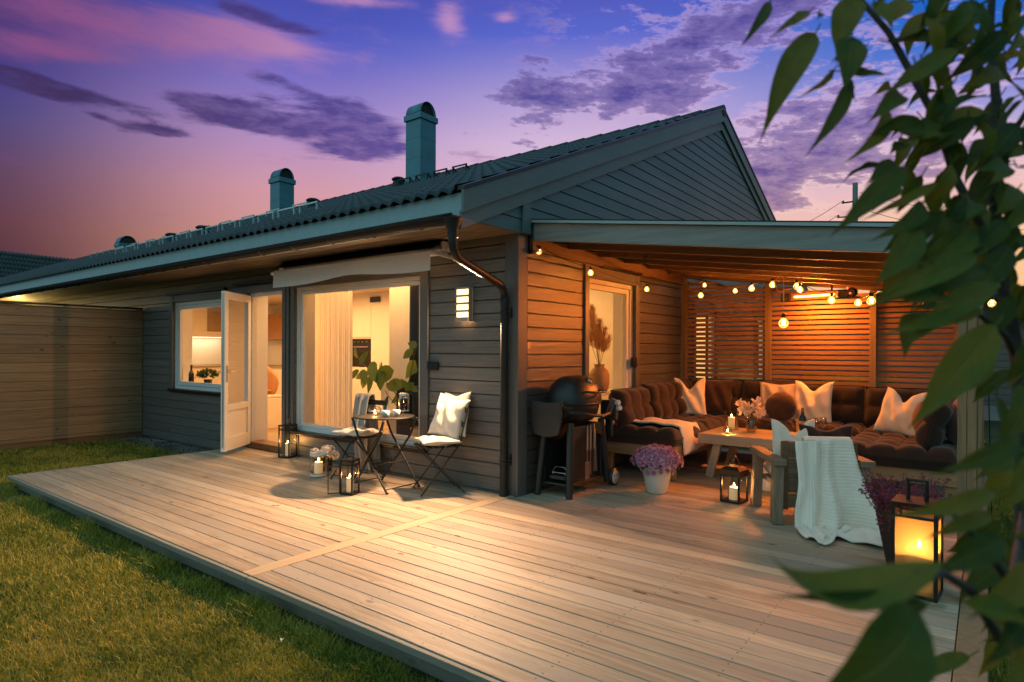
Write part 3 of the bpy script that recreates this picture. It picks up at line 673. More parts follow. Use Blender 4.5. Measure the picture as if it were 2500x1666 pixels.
b, bx = trim_boards(0, 0, 0, 0, 0, fplace); bx(WIN[0]-.2, WIN[1]+.12, WIN[3]+.115, WIN[3]+.15, .0205, .075); b.build('drip_board', 'black', w1, bevel=.004)
w2 = window(*BIG, fplace, fr=.045, cas=.042, wl=.06, wr=.12, ht=.12)
w3 = window(*GW, lambda a, z, d: (d, a, z), fr=.05, cas=.06, wl=.085, wr=.10, ht=.13)
b, bx = trim_boards(0, 0, 0, 0, 0, lambda a, z, d: (d, a, z)); bx(GW[0]+.25, GW[1]+.12, GW[3]+.135, GW[3]+.165, .0205, .075); b.build('drip_board', 'black', w3, bevel=.004)
M['lit'] = emit('lit_blind', (1., .58, .20), 1.15)
for q4 in (GW2, GW3):
    w4 = window(*q4, lambda a, z, d: (d, a, z), fr=.045, cas=.03, wl=.09, wr=.09, ht=.10)
    b = MB(); b.add([(-.16, q4[0], q4[2]), (-.16, q4[1], q4[2]), (-.16, q4[1], q4[3]), (-.16, q4[0], q4[3])], [(0, 1, 2, 3)]); b.build('lit_blind', 'lit', w4, fix=False)
# door frame, threshold and the cover strips to its right
b, bx = trim_boards(0, 0, 0, 0, 0, fplace); a0, a1, z0, z1 = DOOR
bx(a0, a0+.05, z0, z1, -.09, -.01); bx(a1-.05, a1, z0, z1, -.09, -.01); bx(a0+.05, a1-.05, z1-.05, z1, -.09, -.01)
df_ = b.build('door_frame', 'white', house, bevel=.003)
b, bx = trim_boards(0, 0, 0, 0, 0, fplace); bx(a0+.02, a1-.02, 0.002, .085, -.2, .03); b.build('threshold', 'rafter', df_, bevel=.004)
b, bx = trim_boards(0, 0, 0, 0, 0, fplace); bx(a1, a1+.075, 0., z1+.1, .0205, .05); bx(a1+.082, a1+.14, 0., z1+.1, .0205, .04); bx(a0-.09, a0, 0, z1+.1, .0205, .045); b.build('trim', 'trim', df_, bevel=.003)
b, bx = trim_boards(0, 0, 0, 0, 0, fplace); bx(a0, a1, z1, z1+.1, .0205, .042); b.build('trim', 'trim_x', df_, bevel=.003)
b, bx = trim_boards(0, 0, 0, 0, 0, fplace); bx(a0-.35, a1+.2, z1+.12, z1+.155, .0205, .085); b.build('drip_board', 'black', df_, bevel=.004)
# the leaf, open some 55 degrees outwards
door = bpy.data.objects.new('door', None); COL.objects.link(door); door.parent = house
door.location = (-4.675, -.045, 0); door.rotation_euler = (0, 0, rad(-54))
LW = .74; z0, z1 = .06, 2.13; st = .085
b = MB(); b.box(0, -.028, z0, st, .028, z1); b.box(LW-st, -.028, z0, LW, .028, z1); b.box(st, -.028, z1-.10, LW-st, .028, z1); b.box(st, -.028, z0, LW-st, .028, z0+.17); b.box(st, -.028, .58, LW-st, .028, .66); b.box(st, -.012, z0+.17, LW-st, .012, .58)
b.build('leaf_frame', 'white', door, bevel=.004)
b = MB(); b.add([(st, 0, .66), (LW-st, 0, .66), (LW-st, 0, z1-.1), (st, 0, z1-.1)], [(0, 1, 2, 3)]); b.build('pane', 'pane', door, fix=False)
b = MB(); b.box(LW+.0005, -.011, z0+.05, LW+.004, .011, z1-.03); b.build('lock_strip', 'steel', door)
for sgn in (1, -1):
    b = MB(); b.box(LW-.062, sgn*.028, .96, LW-.03, sgn*.036, 1.17); b.tube(arc_path([(LW-.046, sgn*.03, 1.09), (LW-.046, sgn*.085, 1.09), (LW-.18, sgn*.085, 1.09)], .02), .009, 10); b.build('handle', 'steel', door, bevel=.002)

# ------------------------------------------------------------------ the rooms behind the glass
ZC = 2.55; IY = 4.4
def iw(name, mm, pts):
    b = MB(); b.add(pts, [(0, 1, 2, 3)]); return b.build(name, mm, house, fix=False)
b = MB(); sheet(b, -12.2, -TH, .08, ZC, hol, lambda a, z: (a, TH, z)); b.build('interior_wall', 'iwall', house, fix=False)
b = MB(); sheet(b, TH, IY+1, .08, ZC, [GW], lambda a, z: (-TH, a, z)); b.build('interior_wall', 'iwall', house, fix=False)
iw('interior_wall', 'iwall', [(-12.2, IY, .08), (-3.1, IY, .08), (-3.1, IY, ZC), (-12.2, IY, ZC)])
iw('interior_wall', 'iwall', [(-12.2, TH, .08), (-12.2, IY, .08), (-12.2, IY, ZC), (-12.2, TH, ZC)])
b = MB(); b.box(-3.0, 1.05, .08, -TH-.002, 1.13, ZC); b.box(-3.0, 1.13, .08, -2.92, IY+1, ZC); b.build('partition_wall', 'iwall', house)
iw('interior_wall', 'iwall', [(-2.92, IY+.6, .08), (-TH, IY+.6, .08), (-TH, IY+.6, ZC), (-2.92, IY+.6, ZC)])
b = MB(); b.box(-1.35, 3.2, .08, -TH-.002, 3.28, ZC); b.build('partition_wall', 'iwall', house)
b = MB(); b.box(-12.2, .2, -.03, -TH, IY+.6, .08); b.build('interior_floor', 'ifloor', house)
b = MB(); b.box(-12.2, TH, ZC, -TH, IY+.6, ZC+.05); b.build('interior_ceiling', 'iceil', house)
M['down'] = emit('downlight', (1, .72, .42), 25)
for x, y in ((-4.9, 2.0), (-6.6, 2.4), (-3.4, .7)):
    b = MB(); b.lathe([(.0, 0), (.035, 0)], (x, y, ZC-.004), 16); b.lathe([(.036, -.006), (.045, -.006), (.045, 0)], (x, y, ZC), 16); b.build('downlight', 'down', house, fix=False)
WARM = (1., .515, .195)
lamp('ceiling_light', 'AREA', (-6.8, 2.2, ZC-.06), 112, WARM, 2.4, house, 1.2)
lamp('ceiling_light', 'AREA', (-9.6, 1.8, ZC-.06), 66, WARM, 1.4, house, 1.2)
lamp('ceiling_light', 'AREA', (-2.6, .66, ZC-.06), 26, WARM, 1.8, house, .5)
lamp('ceiling_light', 'AREA', (-4.5, 1.25, ZC-.06), 55, WARM, .5, house, .5)  # added lamp, itself unseen, to brighten the open door leaf
lamp('bedroom_light', 'AREA', (-1.5, 2.2, ZC-.06), 38, (1, .51, .17), .8, house, .8)
# ------------------------------------------------------------------ soft things
def pillow_mb(w, h, t, chop=0., seed=0, rnd=False, n=26):
    mb = MB(); q = random.Random(seed); ph = [q.uniform(0, 9) for _ in range(4)]
    def f(sg):
        def fn(a, b):
            u, v = 2*a-1, 2*b-1
            if rnd:
                r = max(abs(u), abs(v)); L = math.hypot(u, v) or 1; u, v = u/L*r, v/L*r
                th = (max(0, 1-r*r))**.5
                return (w/2*u, sg*t/2*th, h/2*(v+1))
            eu = 1-.09*(1-v*v)**1.; ev = 1-.09*(1-u*u)
            th = (max(0, 1-u*u)*max(0, 1-v*v))**.42
            x = w/2*u*eu; z = h/2*v*ev
            top = max(0, (v+1)/2)
            z -= chop*h*math.exp(-(u/.42)**2)*top**1.6
            x *= 1+.0*top
            if chop: th *= 1-.35*math.exp(-(u/.3)**2)*top**2; x *= 1-.10*chop*4*top
            wr = .018*t/.15*math.sin(3*x/w*6+ph[0]+4*v)*th + .02*(noise.noise((u*2+ph[1], v*2+ph[2], sg*.5+ph[3])))*th
            return (x, sg*(t/2*th+wr), z+h/2*.92)
        return fn
    mb.grid(f(1), n, n); mb.grid(f(-1), n, n)
    return mb
def weld(o, d=.0006):
    bm = bmesh.new(); bm.from_mesh(o.data); bmesh.ops.remove_doubles(bm, verts=bm.verts, dist=d); bmesh.ops.recalc_face_normals(bm, faces=bm.faces); bm.to_mesh(o.data); bm.free(); return o
def pillow(name, label, mm, w, h, t, loc, rz, tilt=12, chop=.2, seed=0, group=None, rnd=False, roll=0, cat='cushion'):
    """standing cushion: local y is its thickness; rz turns the face, tilt leans the top back (+y)"""
    o = weld(pillow_mb(w, h, t, chop, seed, rnd).build(name, mm)); o.location = loc
    o.rotation_euler = (Matrix.Rotation(rz, 3, 'Z') @ Matrix.Rotation(-rad(tilt), 3, 'X') @ Matrix.Rotation(rad(roll), 3, 'Y')).to_euler()
    return tag(o, label, cat, group)
def tufted(w, d, h, nx, ny, ed=.07, dep=.045, n=9, sd=0, both=False):
    """button-tufted pad, w by d, top at h; a rounded slab whose top is quilted in pillows"""
    mb = MB(); NX = nx*n; NY = ny*n
    def top(a, b):
        x, y = (a-.5)*w, (b-.5)*d
        ex = min(a, 1-a)*w; ey = min(b, 1-b)*d
        rx = 1-(1-min(1, ex/ed))**2.4; ry = 1-(1-min(1, ey/ed))**2.4
        rise = min(rx, ry)
        rise = max(0, 1-(((1-rx)**2+(1-ry)**2)**.5))
        cx, cy = (a*nx) % 1, (b*ny) % 1
        pu = (math.sin(PI*cx)**.5)*(math.sin(PI*cy)**.5) if 0 < cx < 1 and 0 < cy < 1 else 0
        bulge = dep*(pu-.75)*(1+.35*noise.noise((x*3.1+sd*7, y*3.1, sd*3.)))
        inn = min(1, min(ex, ey)/(ed*.6))
        zz = h*.5+h*.5*rise + bulge*(.35+.65*inn) + .014*noise.noise((x*4+sd, y*4, sd*2.)) + .006*noise.noise((x*11+sd, y*11, sd))
        k = 1+.035*math.sin(PI*min(1, rise*1.0))*0
        return (x*k, y*k, zz)
    def bot(a, b):
        x, y, z = top(a, b); ex = min(a, 1-a)*w; ey = min(b, 1-b)*d
        rx = 1-(1-min(1, ex/.05))**2.2; ry = 1-(1-min(1, ey/.05))**2.2
        rise = max(0, 1-(((1-rx)**2+(1-ry)**2)**.5))
        if both: return (x, y, h-z)
        return (x, y, h*.5-h*.5*rise)
    mb.grid(top, NX, NY); mb.grid(bot, NX, NY)
    # side skirt where both meet (bulging)
    return mb
def cush(name, parent, w, d, h, nx, ny, loc, rot=(0, 0, 0), mm='cushion', both=False, sd=0, **k):
    o = tufted(w, d, h, nx, ny, sd=sd, both=both, **k).build(name, mm, parent); weld(o, .002); o.location = loc; o.rotation_euler = rot; return o

# ------------------------------------------------------------------ wall fittings
p0 = PY(1114, 703, -.07); p1 = PY(1147, 781.6, -.07); cx = (p0.x+p1.x)/2; cz = (p0.z+p1.z)/2; hw = (p1.x-p0.x)/2; hh = (p0.z-p1.z)/2
wl = thing('wall_lamp', 'lit white louvred lamp on the clad wall between the big window and the downpipe', 'lamp', (cx, -.021, cz))
b = MB(); b.box(-hw, -.010, -hh-.012, hw, 0, hh); b.build('back_plate', 'white', wl, bevel=.003)
M['diff'] = emit('lamp_diffuser', (1., .72, .36), 2.6)
b = MB(); b.box(-hw+.012, -.058, -hh+.03, hw-.012, -.0105, hh-.012); b.build('diffuser', 'diff', wl, bevel=.004)
M['lampbar'] = plain('lamp_louvre_paint', (.42, .35, .26), .5)
b = MB()
for i, z in enumerate(np.linspace(-hh+.015, hh-.011, 5)):
    if i: b.box(-hw+.0065, -.07, z-.010, hw-.0065, -.015, z+.010)
b.box(-hw+.0065, -.072, -hh-.012, hw-.0065, -.066, -hh+.028)      # apron: hides the light source, which shines out below it
b.box(hw-.006, -.0655, -hh-.012, hw, -.0105, hh)
b.build('louvre', 'lampbar', wl, bevel=.0015)
lamp('wall_lamp_light', 'AREA', (0, -.0125, -hh+.002), 330, (1., .575, .315), hw*2-.05, wl, .016, rot=(rad(-90), 0, 0))
for nm, (xa, ya, xb, yb), lab in (('outlet', (1042.7, 882, 1067, 904), 'small black wall box beside the big window, below and left of the lit lamp'),):
    a = PY(xa, ya, -.05); c = PY(xb, yb, -.05); b = MB(); b.box(a.x, -.055, c.z, c.x, -.0205, a.z); o = b.build('wall_outlet', 'black', bevel=.006); tag(o, lab, 'outlet')
    b = MB(); b.box(a.x+.012, -.066, c.z+.01, c.x-.012, -.0555, a.z-.035); b.build('lid', 'black', o, bevel=.003)
a = PX(1550, 885, .05); b = MB(); b.box(.0205, a.y-.05, a.z-.06, .06, a.y+.05, a.z+.06); o = b.build('wall_outlet', 'black', bevel=.008); tag(o, 'black wall box on the orange lit gable wall beside the slatted screen', 'outlet')
b = MB(); b.box(.0605, a.y-.04, a.z-.05, .068, a.y+.04, a.z-.0); b.build('lid', 'black', o, bevel=.003)

# ------------------------------------------------------------------ awning, rolled in
AX0, AX1 = -3.62, -.80
aw = thing('awning', 'rolled in awning with pale wavy valance above the big window', 'awning', ((AX0+AX1)/2, -.0205, 2.40))
ox, oy, oz = aw.location
b = MB(); b.tube([(AX0+.03-ox, -.11, .0), (AX1-.02-ox, -.11, .0)], .055, 16); b.build('fabric_roll', 'awn', aw)
b = MB(); b.bar((AX0-ox, -.27, -.045), (AX1-.03-ox, -.27, -.045), .05, .05); b.build('front_bar', 'white', aw, bevel=.012)
b = MB(); b.prism([(-.02, .075), (-.16, .095), (-.30, .0), (-.31, -.01), (-.16, .085), (-.02, .065)], lambda p: (AX0-ox, p[0], p[1]), lambda p: (AX1-ox, p[0], p[1])); b.build('cover', 'black', aw)
def val(u, v):
    x = AX0+(AX1-.04-AX0)*u
    drop = .175+.035*math.exp(-((u-.1)/.3)**2)-.028*math.exp(-((u-.55)/.15)**2)+.022*math.exp(-((u-.9)/.2)**2)
    return (x-ox, -.298-.007*math.sin(u*17)*v-.01*v+.002*math.sin(u*80)*v, -.035-drop*v)
b = MB(); b.grid(val, 90, 10); b.build('valance', 'awn', aw, fix=False)
for x in (AX1-.0, AX0-.05):
    b = MB(); b.box(x-ox, -.02, -.11, x+.055-ox, .0, .10); b.box(x-ox+.005, -.20, -.02, x+.04-ox, -.02, .07); b.lathe([(.05, 0), (.05, .012)], (x+.02-ox, -.11, -.0), 12)
    b.box(x-.02-ox, -.30, -.075, x+.02-ox, -.16, -.035); b.bar((x+.02-ox, -.03, -.08), (x+.0-ox, -.28, -.06), .03, .03)
    b.build('bracket', 'white', aw, bevel=.006)

# ------------------------------------------------------------------ privacy fence at the left
fe = thing('privacy_fence', 'tall weathered board fence standing out from the left end of the wall', 'fence', (-8.2, 0, GZ))
FE = -4.3
b = MB(); clad(b, FE, -.03, GZ+.09, 2.05, [], .145, lambda a, z, d: (d, a, z-GZ), th=.022, gap=.004, zo=.0); b.build('boards', 'fence', fe)
b = MB(); b.box(-.006, FE, GZ+.09-GZ, -.0005, -.03, 2.05-GZ); b.build('added_backing', 'lin', fe)  # sheet added behind the boards to stop light bleeding through their gaps
for y in (-.07, -1.9, -3.75):
    b = MB(); b.box(-.075, y-.048, -.1, -.002, y+.048, 2.06-GZ); b.build('post', 'fence', fe, bevel=.003)
b = MB(); b.box(-.085, FE-.02, 2.065-GZ, .04, -.028, 2.095-GZ); b.build('cap', 'black', fe, bevel=.004)
b = MB(); b.box(-.03, FE, -.05, .0, -.03, .10); b.build('kick_board', 'rafter_y', fe)
# the neighbour's porch lamp beyond the fence, under the same eaves
nl = thing('porch_lamp', 'hidden lit porch lamp under the far eaves beyond the fence', 'lamp', (-14.2, -.02, 2.0))
b = MB(); b.lathe([(.05, -.12), (.075, -.1), (.075, .1), (.03, .13)], (0, -.09, 0), 16); b.build('shade', 'diff', nl)
b = MB(); b.box(-.05, -.09, -.05, .05, 0, .05); b.build('bracket', 'black', nl)
lamp('porch_light', 'POINT', (0, -.3, .1), 75, (1., .66, .18), .06, nl)

# ------------------------------------------------------------------ pergola
PS = -.132; PZ0 = 2.452
pg = thing('pergola', 'timber lean-to pergola roof over the lounge, on posts at the right', 'pergola', (0, 0, 0))
def zb(x): return PZ0+PS*x                                   # underside of the rafters
XE = 3.60
def rafter(y, w=.048, h=.168, x0=.06, name='rafter', mm='rafter', end=XE):
    b = MB(); b.prism([(x0, zb(x0)), (end, zb(end)), (end, zb(end)+h), (x0, zb(x0)+h)], lambda p: (p[0], y-w/2, p[1]), lambda p: (p[0], y+w/2, p[1])); return b.build(name, mm, pg, bevel=.003)
rafter(.19, x0=.065, name='front_rafter', mm='beam')
for y in np.linspace(.80, 3.95, 6): rafter(y, x0=.075)
b = MB(); b.box(.036, .15, 2.34, .073, 4.05, 2.475); b.build('wall_plate', 'rafter_y', pg, bevel=.003)
b = MB(); b.box(.036, .118, 2.33, .062, .148, 2.60); b.box(.036, .118, 2.31, .09, .165, 2.345); b.build('hanger', 'black', pg)
b = MB()
for k in range(30):
    x0 = .04+k*.12; b.prism([(x0, zb(x0)+.171), (x0+.113, zb(x0+.113)+.171), (x0+.113, zb(x0+.113)+.19), (x0, zb(x0)+.19)], lambda p: (p[0], .15, p[1]), lambda p: (p[0], 4.1, p[1]))
b.build('roof_boards', 'rafter_y', pg)
b = MB(); b.prism([(.03, zb(.03)+.192), (XE+.05, zb(XE+.05)+.192), (XE+.05, zb(XE+.05)+.204), (.03, zb(.03)+.204)], lambda p: (p[0], .13, p[1]), lambda p: (p[0], 4.12, p[1])); b.build('roof_sheet', 'lin', pg)
b = MB(); b.prism([(.03, zb(.03)+.169), (XE+.05, zb(XE+.05)+.169), (XE+.05, zb(XE+.05)+.192), (.03, zb(.03)+.192)], lambda p: (p[0], .128, p[1]), lambda p: (p[0], .148, p[1])); b.build('drip_edge', 'fascia', pg)
b = MB(); b.box(3.37, .12, zb(3.44)-.155, 3.418, 4.05, zb(3.44)-.006); b.box(3.465, .12, zb(3.44)-.155, 3.513, 4.05, zb(3.44)-.008); b.build('outer_beam', 'rafter_y', pg, bevel=.003)
for y in (.25, 4.0):
    b = MB(); b.box(3.393, y-.05, 0.004, 3.4415, y+.05, zb(3.44)-.16); b.box(3.4445, y-.05, 0.004, 3.493, y+.05, zb(3.44)-.16); b.box(3.4945, y-.036, .004, 3.52, y+.036, zb(3.44)-.16); b.build('post', 'post', pg, bevel=.003)

# ------------------------------------------------------------------ slatted screen at the back
SY = 3.95
sc = thing('slat_screen', 'open horizontal slat screen glowing orange behind the corner sofa', 'screen', (0, SY, 0))
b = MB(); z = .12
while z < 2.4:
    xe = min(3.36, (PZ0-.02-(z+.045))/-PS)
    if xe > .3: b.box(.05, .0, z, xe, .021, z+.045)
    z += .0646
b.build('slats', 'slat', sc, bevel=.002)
for px in (1666, 1875, 2131, 2338):
    x = PY(px, 930, SY-.04).x; x = max(x, .075)
    b = MB(); b.box(x-.036, -.072, .004, x+.036, -.0015, zb(x)-.004); b.build('post', 'post', sc, bevel=.003)
b = MB(); b.box(.05, .022, 0.01, .098, .07, 2.38); b.box(1.15, .022, .01, 1.22, .07, 2.25); b.box(2.40, .022, .01, 2.47, .07, 2.1); b.build('rear_batten', 'lin', sc)

# ------------------------------------------------------------------ lounge sofa
sf = thing('lounge_sofa', 'wide U shaped wooden lounge sofa with tufted charcoal cushions', 'sofa', (0, 0, 0))
XS_ = .06; SW = .88; E0 = 1.50; BY1 = 3.86; BF = BY1-.9; XR0 = 2.52; XR1 = 3.36; R0_ = 1.72
b = MB()
b.box(XS_, E0, .24, XS_+SW, E0+.035, .37); b.box(XS_+SW-.035, E0+.036, .24, XS_+SW, BF, .37); b.box(XS_, E0+.036, .30, XS_+SW-.036, BY1, .365)
b.box(XS_+SW, BF, .24, XR0, BF+.035, .37); b.box(XS_+SW, BF+.036, .30, XR0, BY1, .365)
b.box(XR0, R0_, .24, XR0+.035, BF+.035, .37); b.box(XR0+.036, R0_, .24, XR1, R0_+.035, .37); b.box(XR0+.036, R0_+.036, .30, XR1, BY1, .365)
b.build('frame', 'sofawood', sf, bevel=.005)
for x, y in ((XS_+.05, E0+.12), (XS_+SW-.08, E0+.12), (XS_+SW-.08, 2.85), (1.7, 3.05), (XR0+.07, R0_+.07), (XR1-.06, R0_+.07), (XR0+.07, 2.9)):
    b = MB(); b.box(x-.045, y-.035, .004, x+.045, y+.035, .30); b.build('leg', 'sofawood', sf, bevel=.005)
def seat(x0, x1, y0, y1, nx, ny, sd): return cush('seat_cushion', sf, x1-x0, y1-y0, .19, nx, ny, ((x0+x1)/2, (y0+y1)/2, .362), sd=sd)
seat(XS_, XS_+SW+.03, E0-.06, 2.46, 4, 4, 1); seat(XS_, XS_+SW+.02, 2.47, 3.42, 4, 4, 2)
seat(XS_, XS_+SW+.02, 3.425, BY1, 4, 2, 6); seat(XS_+SW+.03, 1.74, BF-.02, BY1, 3, 4, 3); seat(1.75, 2.45, BF-.02, BY1, 3, 4, 4); seat(XR0-.06, XR1, R0_-.07, 2.72, 4, 4, 5); seat(XR0-.06, XR1, 2.73, BY1, 4, 4, 7)
def back(x, y, w, rz, nx, sd, h=.50, lean=14, z=.50):
    o = cush('back_cushion', sf, w, h, .19, nx-1, 2, (x, y, z+h/2*math.cos(rad(lean))), sd=sd, both=True, ed=.09)
    o.rotation_euler = (Matrix.Rotation(rz, 3, 'Z') @ Matrix.Rotation(rad(90-lean), 3, 'X')).to_euler(); return o
# local z of a pad becomes its front: rz=90deg faces +x
back(.19, 1.84, .80, rad(90), 4, 11, h=.44); back(.20, 2.60, .74, rad(90), 4, 12, h=.48); back(.20, 3.30, .66, rad(90), 4, 13, h=.48)
back(.62, 3.70, .74, 0, 4, 14); back(1.34, 3.70, .70, 0, 4, 15); back(2.04, 3.68, .72, 0, 4, 16, h=.47); back(2.75, 3.68, .68, 0, 4, 17, h=.46)
back(3.26, 2.95, .80, rad(-90), 4, 18, h=.46); back(3.26, 2.15, .78, rad(-90), 4, 19, h=.46)
ZSE = .545
CU = 'loose cushions on the corner sofa'
def pl(name, label, mm, w, h, t, px, py, x=None, y=None, rz=0, **k):
    p = PY(px, py, y) if y is not None else PX(px, py, x)
    return pillow(name, label, mm, w, h, t, (p.x, p.y, ZSE), rz, group=CU, **k)
pl('cushion', 'cream cushion with a deep top crease, standing alone at the left in the sofa corner', 'cream', .46, .52, .17, 1682, 990, y=3.18, rz=rad(18), chop=.26, seed=1)
pl('cushion', 'large plain dark brown cushion right of the corner cream one', 'brown', .50, .50, .16, 1742, 990, y=3.46, rz=rad(4), chop=0, seed=2)
pl('cushion', 'flat topped beige cushion leaning half behind the round brown one', 'linen', .50, .48, .16, 1898, 985, y=3.42, rz=rad(-2), chop=.02, seed=3)
pl('cushion', 'cream cushion with a V crease right beside the beige flat topped one', 'cream', .48, .52, .17, 1980, 985, y=3.30, rz=rad(-8), chop=.2, seed=4)
pl('round_cushion', 'round dark brown velvet cushion in front of the beige one', 'brown', .36, .36, .20, 1904, 1000, y=3.10, rz=0, rnd=True, seed=5, tilt=10)
pl('cushion', 'tilted cream cushion on the right hand sofa seat, nearest the leaves', 'cream', .50, .50, .17, 2185, 1005, y=2.74, rz=rad(-30), chop=.25, seed=6, tilt=18, roll=4)
pl('round_cushion', 'rust brown round cushion leaning on the tilted cream cushion', 'rust', .40, .40, .18, 2262, 1015, y=2.52, rz=rad(-40), rnd=True, seed=7, tilt=14)
pl('round_cushion', 'rust round cushion at the right end of the sofa by the post', 'rust', .46, .46, .18, 2330, 1030, y=2.22, rz=rad(-66), rnd=True, seed=8, tilt=14)
# white folded throw over the seat
def thr(u, v):
    # u along the seat edge direction (y), v across towards the front and down
    y = 1.62+.50*u+.10*v*v; L = v*.95
    hang = max(0, L-.62)
    x = .30+min(L, .62)+.02*math.sin(u*6) + (.05*(1-math.exp(-hang*9)))
    z = .585-hang*.92 + .012*math.sin(u*9+v*5) + .006*math.sin(v*23+u*4)-.02*(1-abs(2*u-1))*0
    if hang <= 0: z += -.05*max(0, (L-.5)/.12)**2*.4
    y += hang*.35*(u-.2)
    return (x, y, z)
b = MB(); b.grid(thr, 28, 44); o = weld(b.build('throw_blanket', 'cream', solid=.022, sub=1)); tag(o, 'white folded throw lying over the edge of the left sofa seat', 'throw')

# ------------------------------------------------------------------ coffee table and what stands on it
TX0, TX1, TY0, TY1, TZ = 1.02, 2.42, 1.955, 2.76, .48
ct = thing('coffee_table', 'low wooden coffee table with thick edge in front of the corner sofa', 'table', ((TX0+TX1)/2, (TY0+TY1)/2, 0))
hx, hy = (TX1-TX0)/2, (TY1-TY0)/2
b = MB(); n = 4
for k in range(n): b.box(-hx+.04, -hy+.04+k*(2*hy-.08)/n, TZ-.03, hx-.04, -hy+.04+(k+1)*(2*hy-.08)/n-.003, TZ-.002)
b.build('table_top', 'tablewood', ct, bevel=.003)
b = MB(); b.box(-hx, -hy, TZ-.105, hx, -hy+.039, TZ); b.box(-hx, hy-.039, TZ-.105, hx, hy, TZ); b.box(-hx, -hy+.0395, TZ-.105, -hx+.039, hy-.0395, TZ); b.box(hx-.039, -hy+.0395, TZ-.105, hx, hy-.0395, TZ); b.build('apron', 'tablewood', ct, bevel=.004)
for sx in (-1, 1):
    for sy in (-1, 1):
        b = MB(); b.bar((sx*(hx-.10), sy*(hy-.09), .004), (sx*(hx-.19), sy*(hy-.09), TZ-.106), .085, .05, up=(0, 1, 0)); b.build('leg', 'tablewood', ct, bevel=.004)
def flame_mb(h=.026, r=.0062, z=0.):
    return MB().lathe([(.0015, z), (r*.75, z+h*.12), (r, z+h*.3), (r*.7, z+h*.6), (r*.25, z+h*.88), (0, z+h)], n=10)
def candle(label, loc, r, h, group, glow=1.2, fl=1., name='candle', lit=True):
    t = thing(name, label, 'candle', loc, 0, group)
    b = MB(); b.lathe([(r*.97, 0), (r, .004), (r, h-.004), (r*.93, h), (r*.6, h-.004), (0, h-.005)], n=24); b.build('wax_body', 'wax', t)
    b = MB(); b.tube([(0, 0, h-.006), (.001, 0, h+.01)], .0013, 6); b.build('wick', 'black', t)
    flame_mb(.030*fl, .0075*fl, h+.006).build('flame', 'flame', t)
    lamp('candle_light', 'POINT', (0, 0, h+.02), glow*3, (1., .46, .11), .012, t)
    return t
CG = 'lit candles'
p = PZ(1783, 1050, TZ)
hv = thing('glass_candle_holder', 'tall clear glass cylinder with a lit candle, on the coffee table', 'candle holder', (p.x, p.y+.04, TZ), 0)
b = MB(); b.lathe([(.07, .004), (.074, .0), (.075, .21), (.073, .212), (.072, .21), (.071, .008), (0, .006)], n=32); b.build('cylinder', 'lglass', hv)
candle('lit pillar candle inside the tall glass cylinder on the coffee table', (p.x, p.y+.04, TZ+.0085), .038, .135, CG, .9)
q = PZ(1781, 1058, TZ)
tl = thing('tealight_holder', 'round clear tealight glass in front of the tall glass cylinder', 'candle holder', (q.x, q.y-.065, TZ))
b = MB(); b.lathe([(.02, 0), (.04, .012), (.047, .04), (.038, .07), (.034, .078), (.032, .078), (.036, .068), (.044, .04), (.037, .014), (0, .008)], n=28); b.build('bowl', 'lglass', tl)
candle('small tealight glowing in the round glass on the coffee table', (q.x, q.y-.065, TZ+.0085), .019, .014, CG, .5, .8, name='tealight')
# flower vase
p = PZ(1833, 1055, TZ); vz = thing('flower_vase', 'clear glass vase with white blossom on the coffee table', 'vase', (p.x, p.y+.02, TZ))
b = MB(); b.lathe([(.035, 0), (.055, .02), (.062, .07), (.052, .12), (.045, .155), (.05, .17), (.047, .17), (.042, .155), (.049, .12), (.058, .07), (.05, .024), (0, .012)], n=28); b.build('glass_body', 'vglass', vz)
b = MB(); R4 = random.Random(8); tips = []
for i in range(13):
    a = R4.uniform(0, 2*PI); rr = R4.uniform(.03, .17); h = R4.uniform(.22, .37); tp = (rr*math.cos(a), rr*math.sin(a)*.8, h-rr*.35); tips.append(tp)
    b.tube([(0, 0, .02), (tp[0]*.25, tp[1]*.25, .17), tp], .0022, 5)
b.build('stems', 'stem', vz)
def petals(mb, c, r, n=5, R_=None, up=None):
    R_ = R_ or random; ax = Vector(up) if up else Vector((R_.uniform(-1, 1), R_.uniform(-1, .3), R_.uniform(-.3, 1))).normalized()
    a = ax.orthogonal().normalized(); b2 = ax.cross(a); c = Vector(c)
    for k in range(n):
        th = 2*PI*k/n+R_.uniform(-.2, .2); d = a*math.cos(th)+b2*math.sin(th); e = ax.cross(d)
        mb.add([c, c+d*r*.55+e*r*.42+ax*r*.18, c+d*r*1.0+ax*r*.15, c+d*r*.55-e*r*.42+ax*r*.18], [(0, 1, 2, 3)], True)
b = MB()
for tp in tips:
    for k in range(17): petals(b, (tp[0]+R4.gauss(0, .022), tp[1]+R4.gauss(0, .022), tp[2]+R4.gauss(0, .02)), R4.uniform(.020, .030), 5, R4)
b.build('blossom', 'hyd', vz, fix=False)
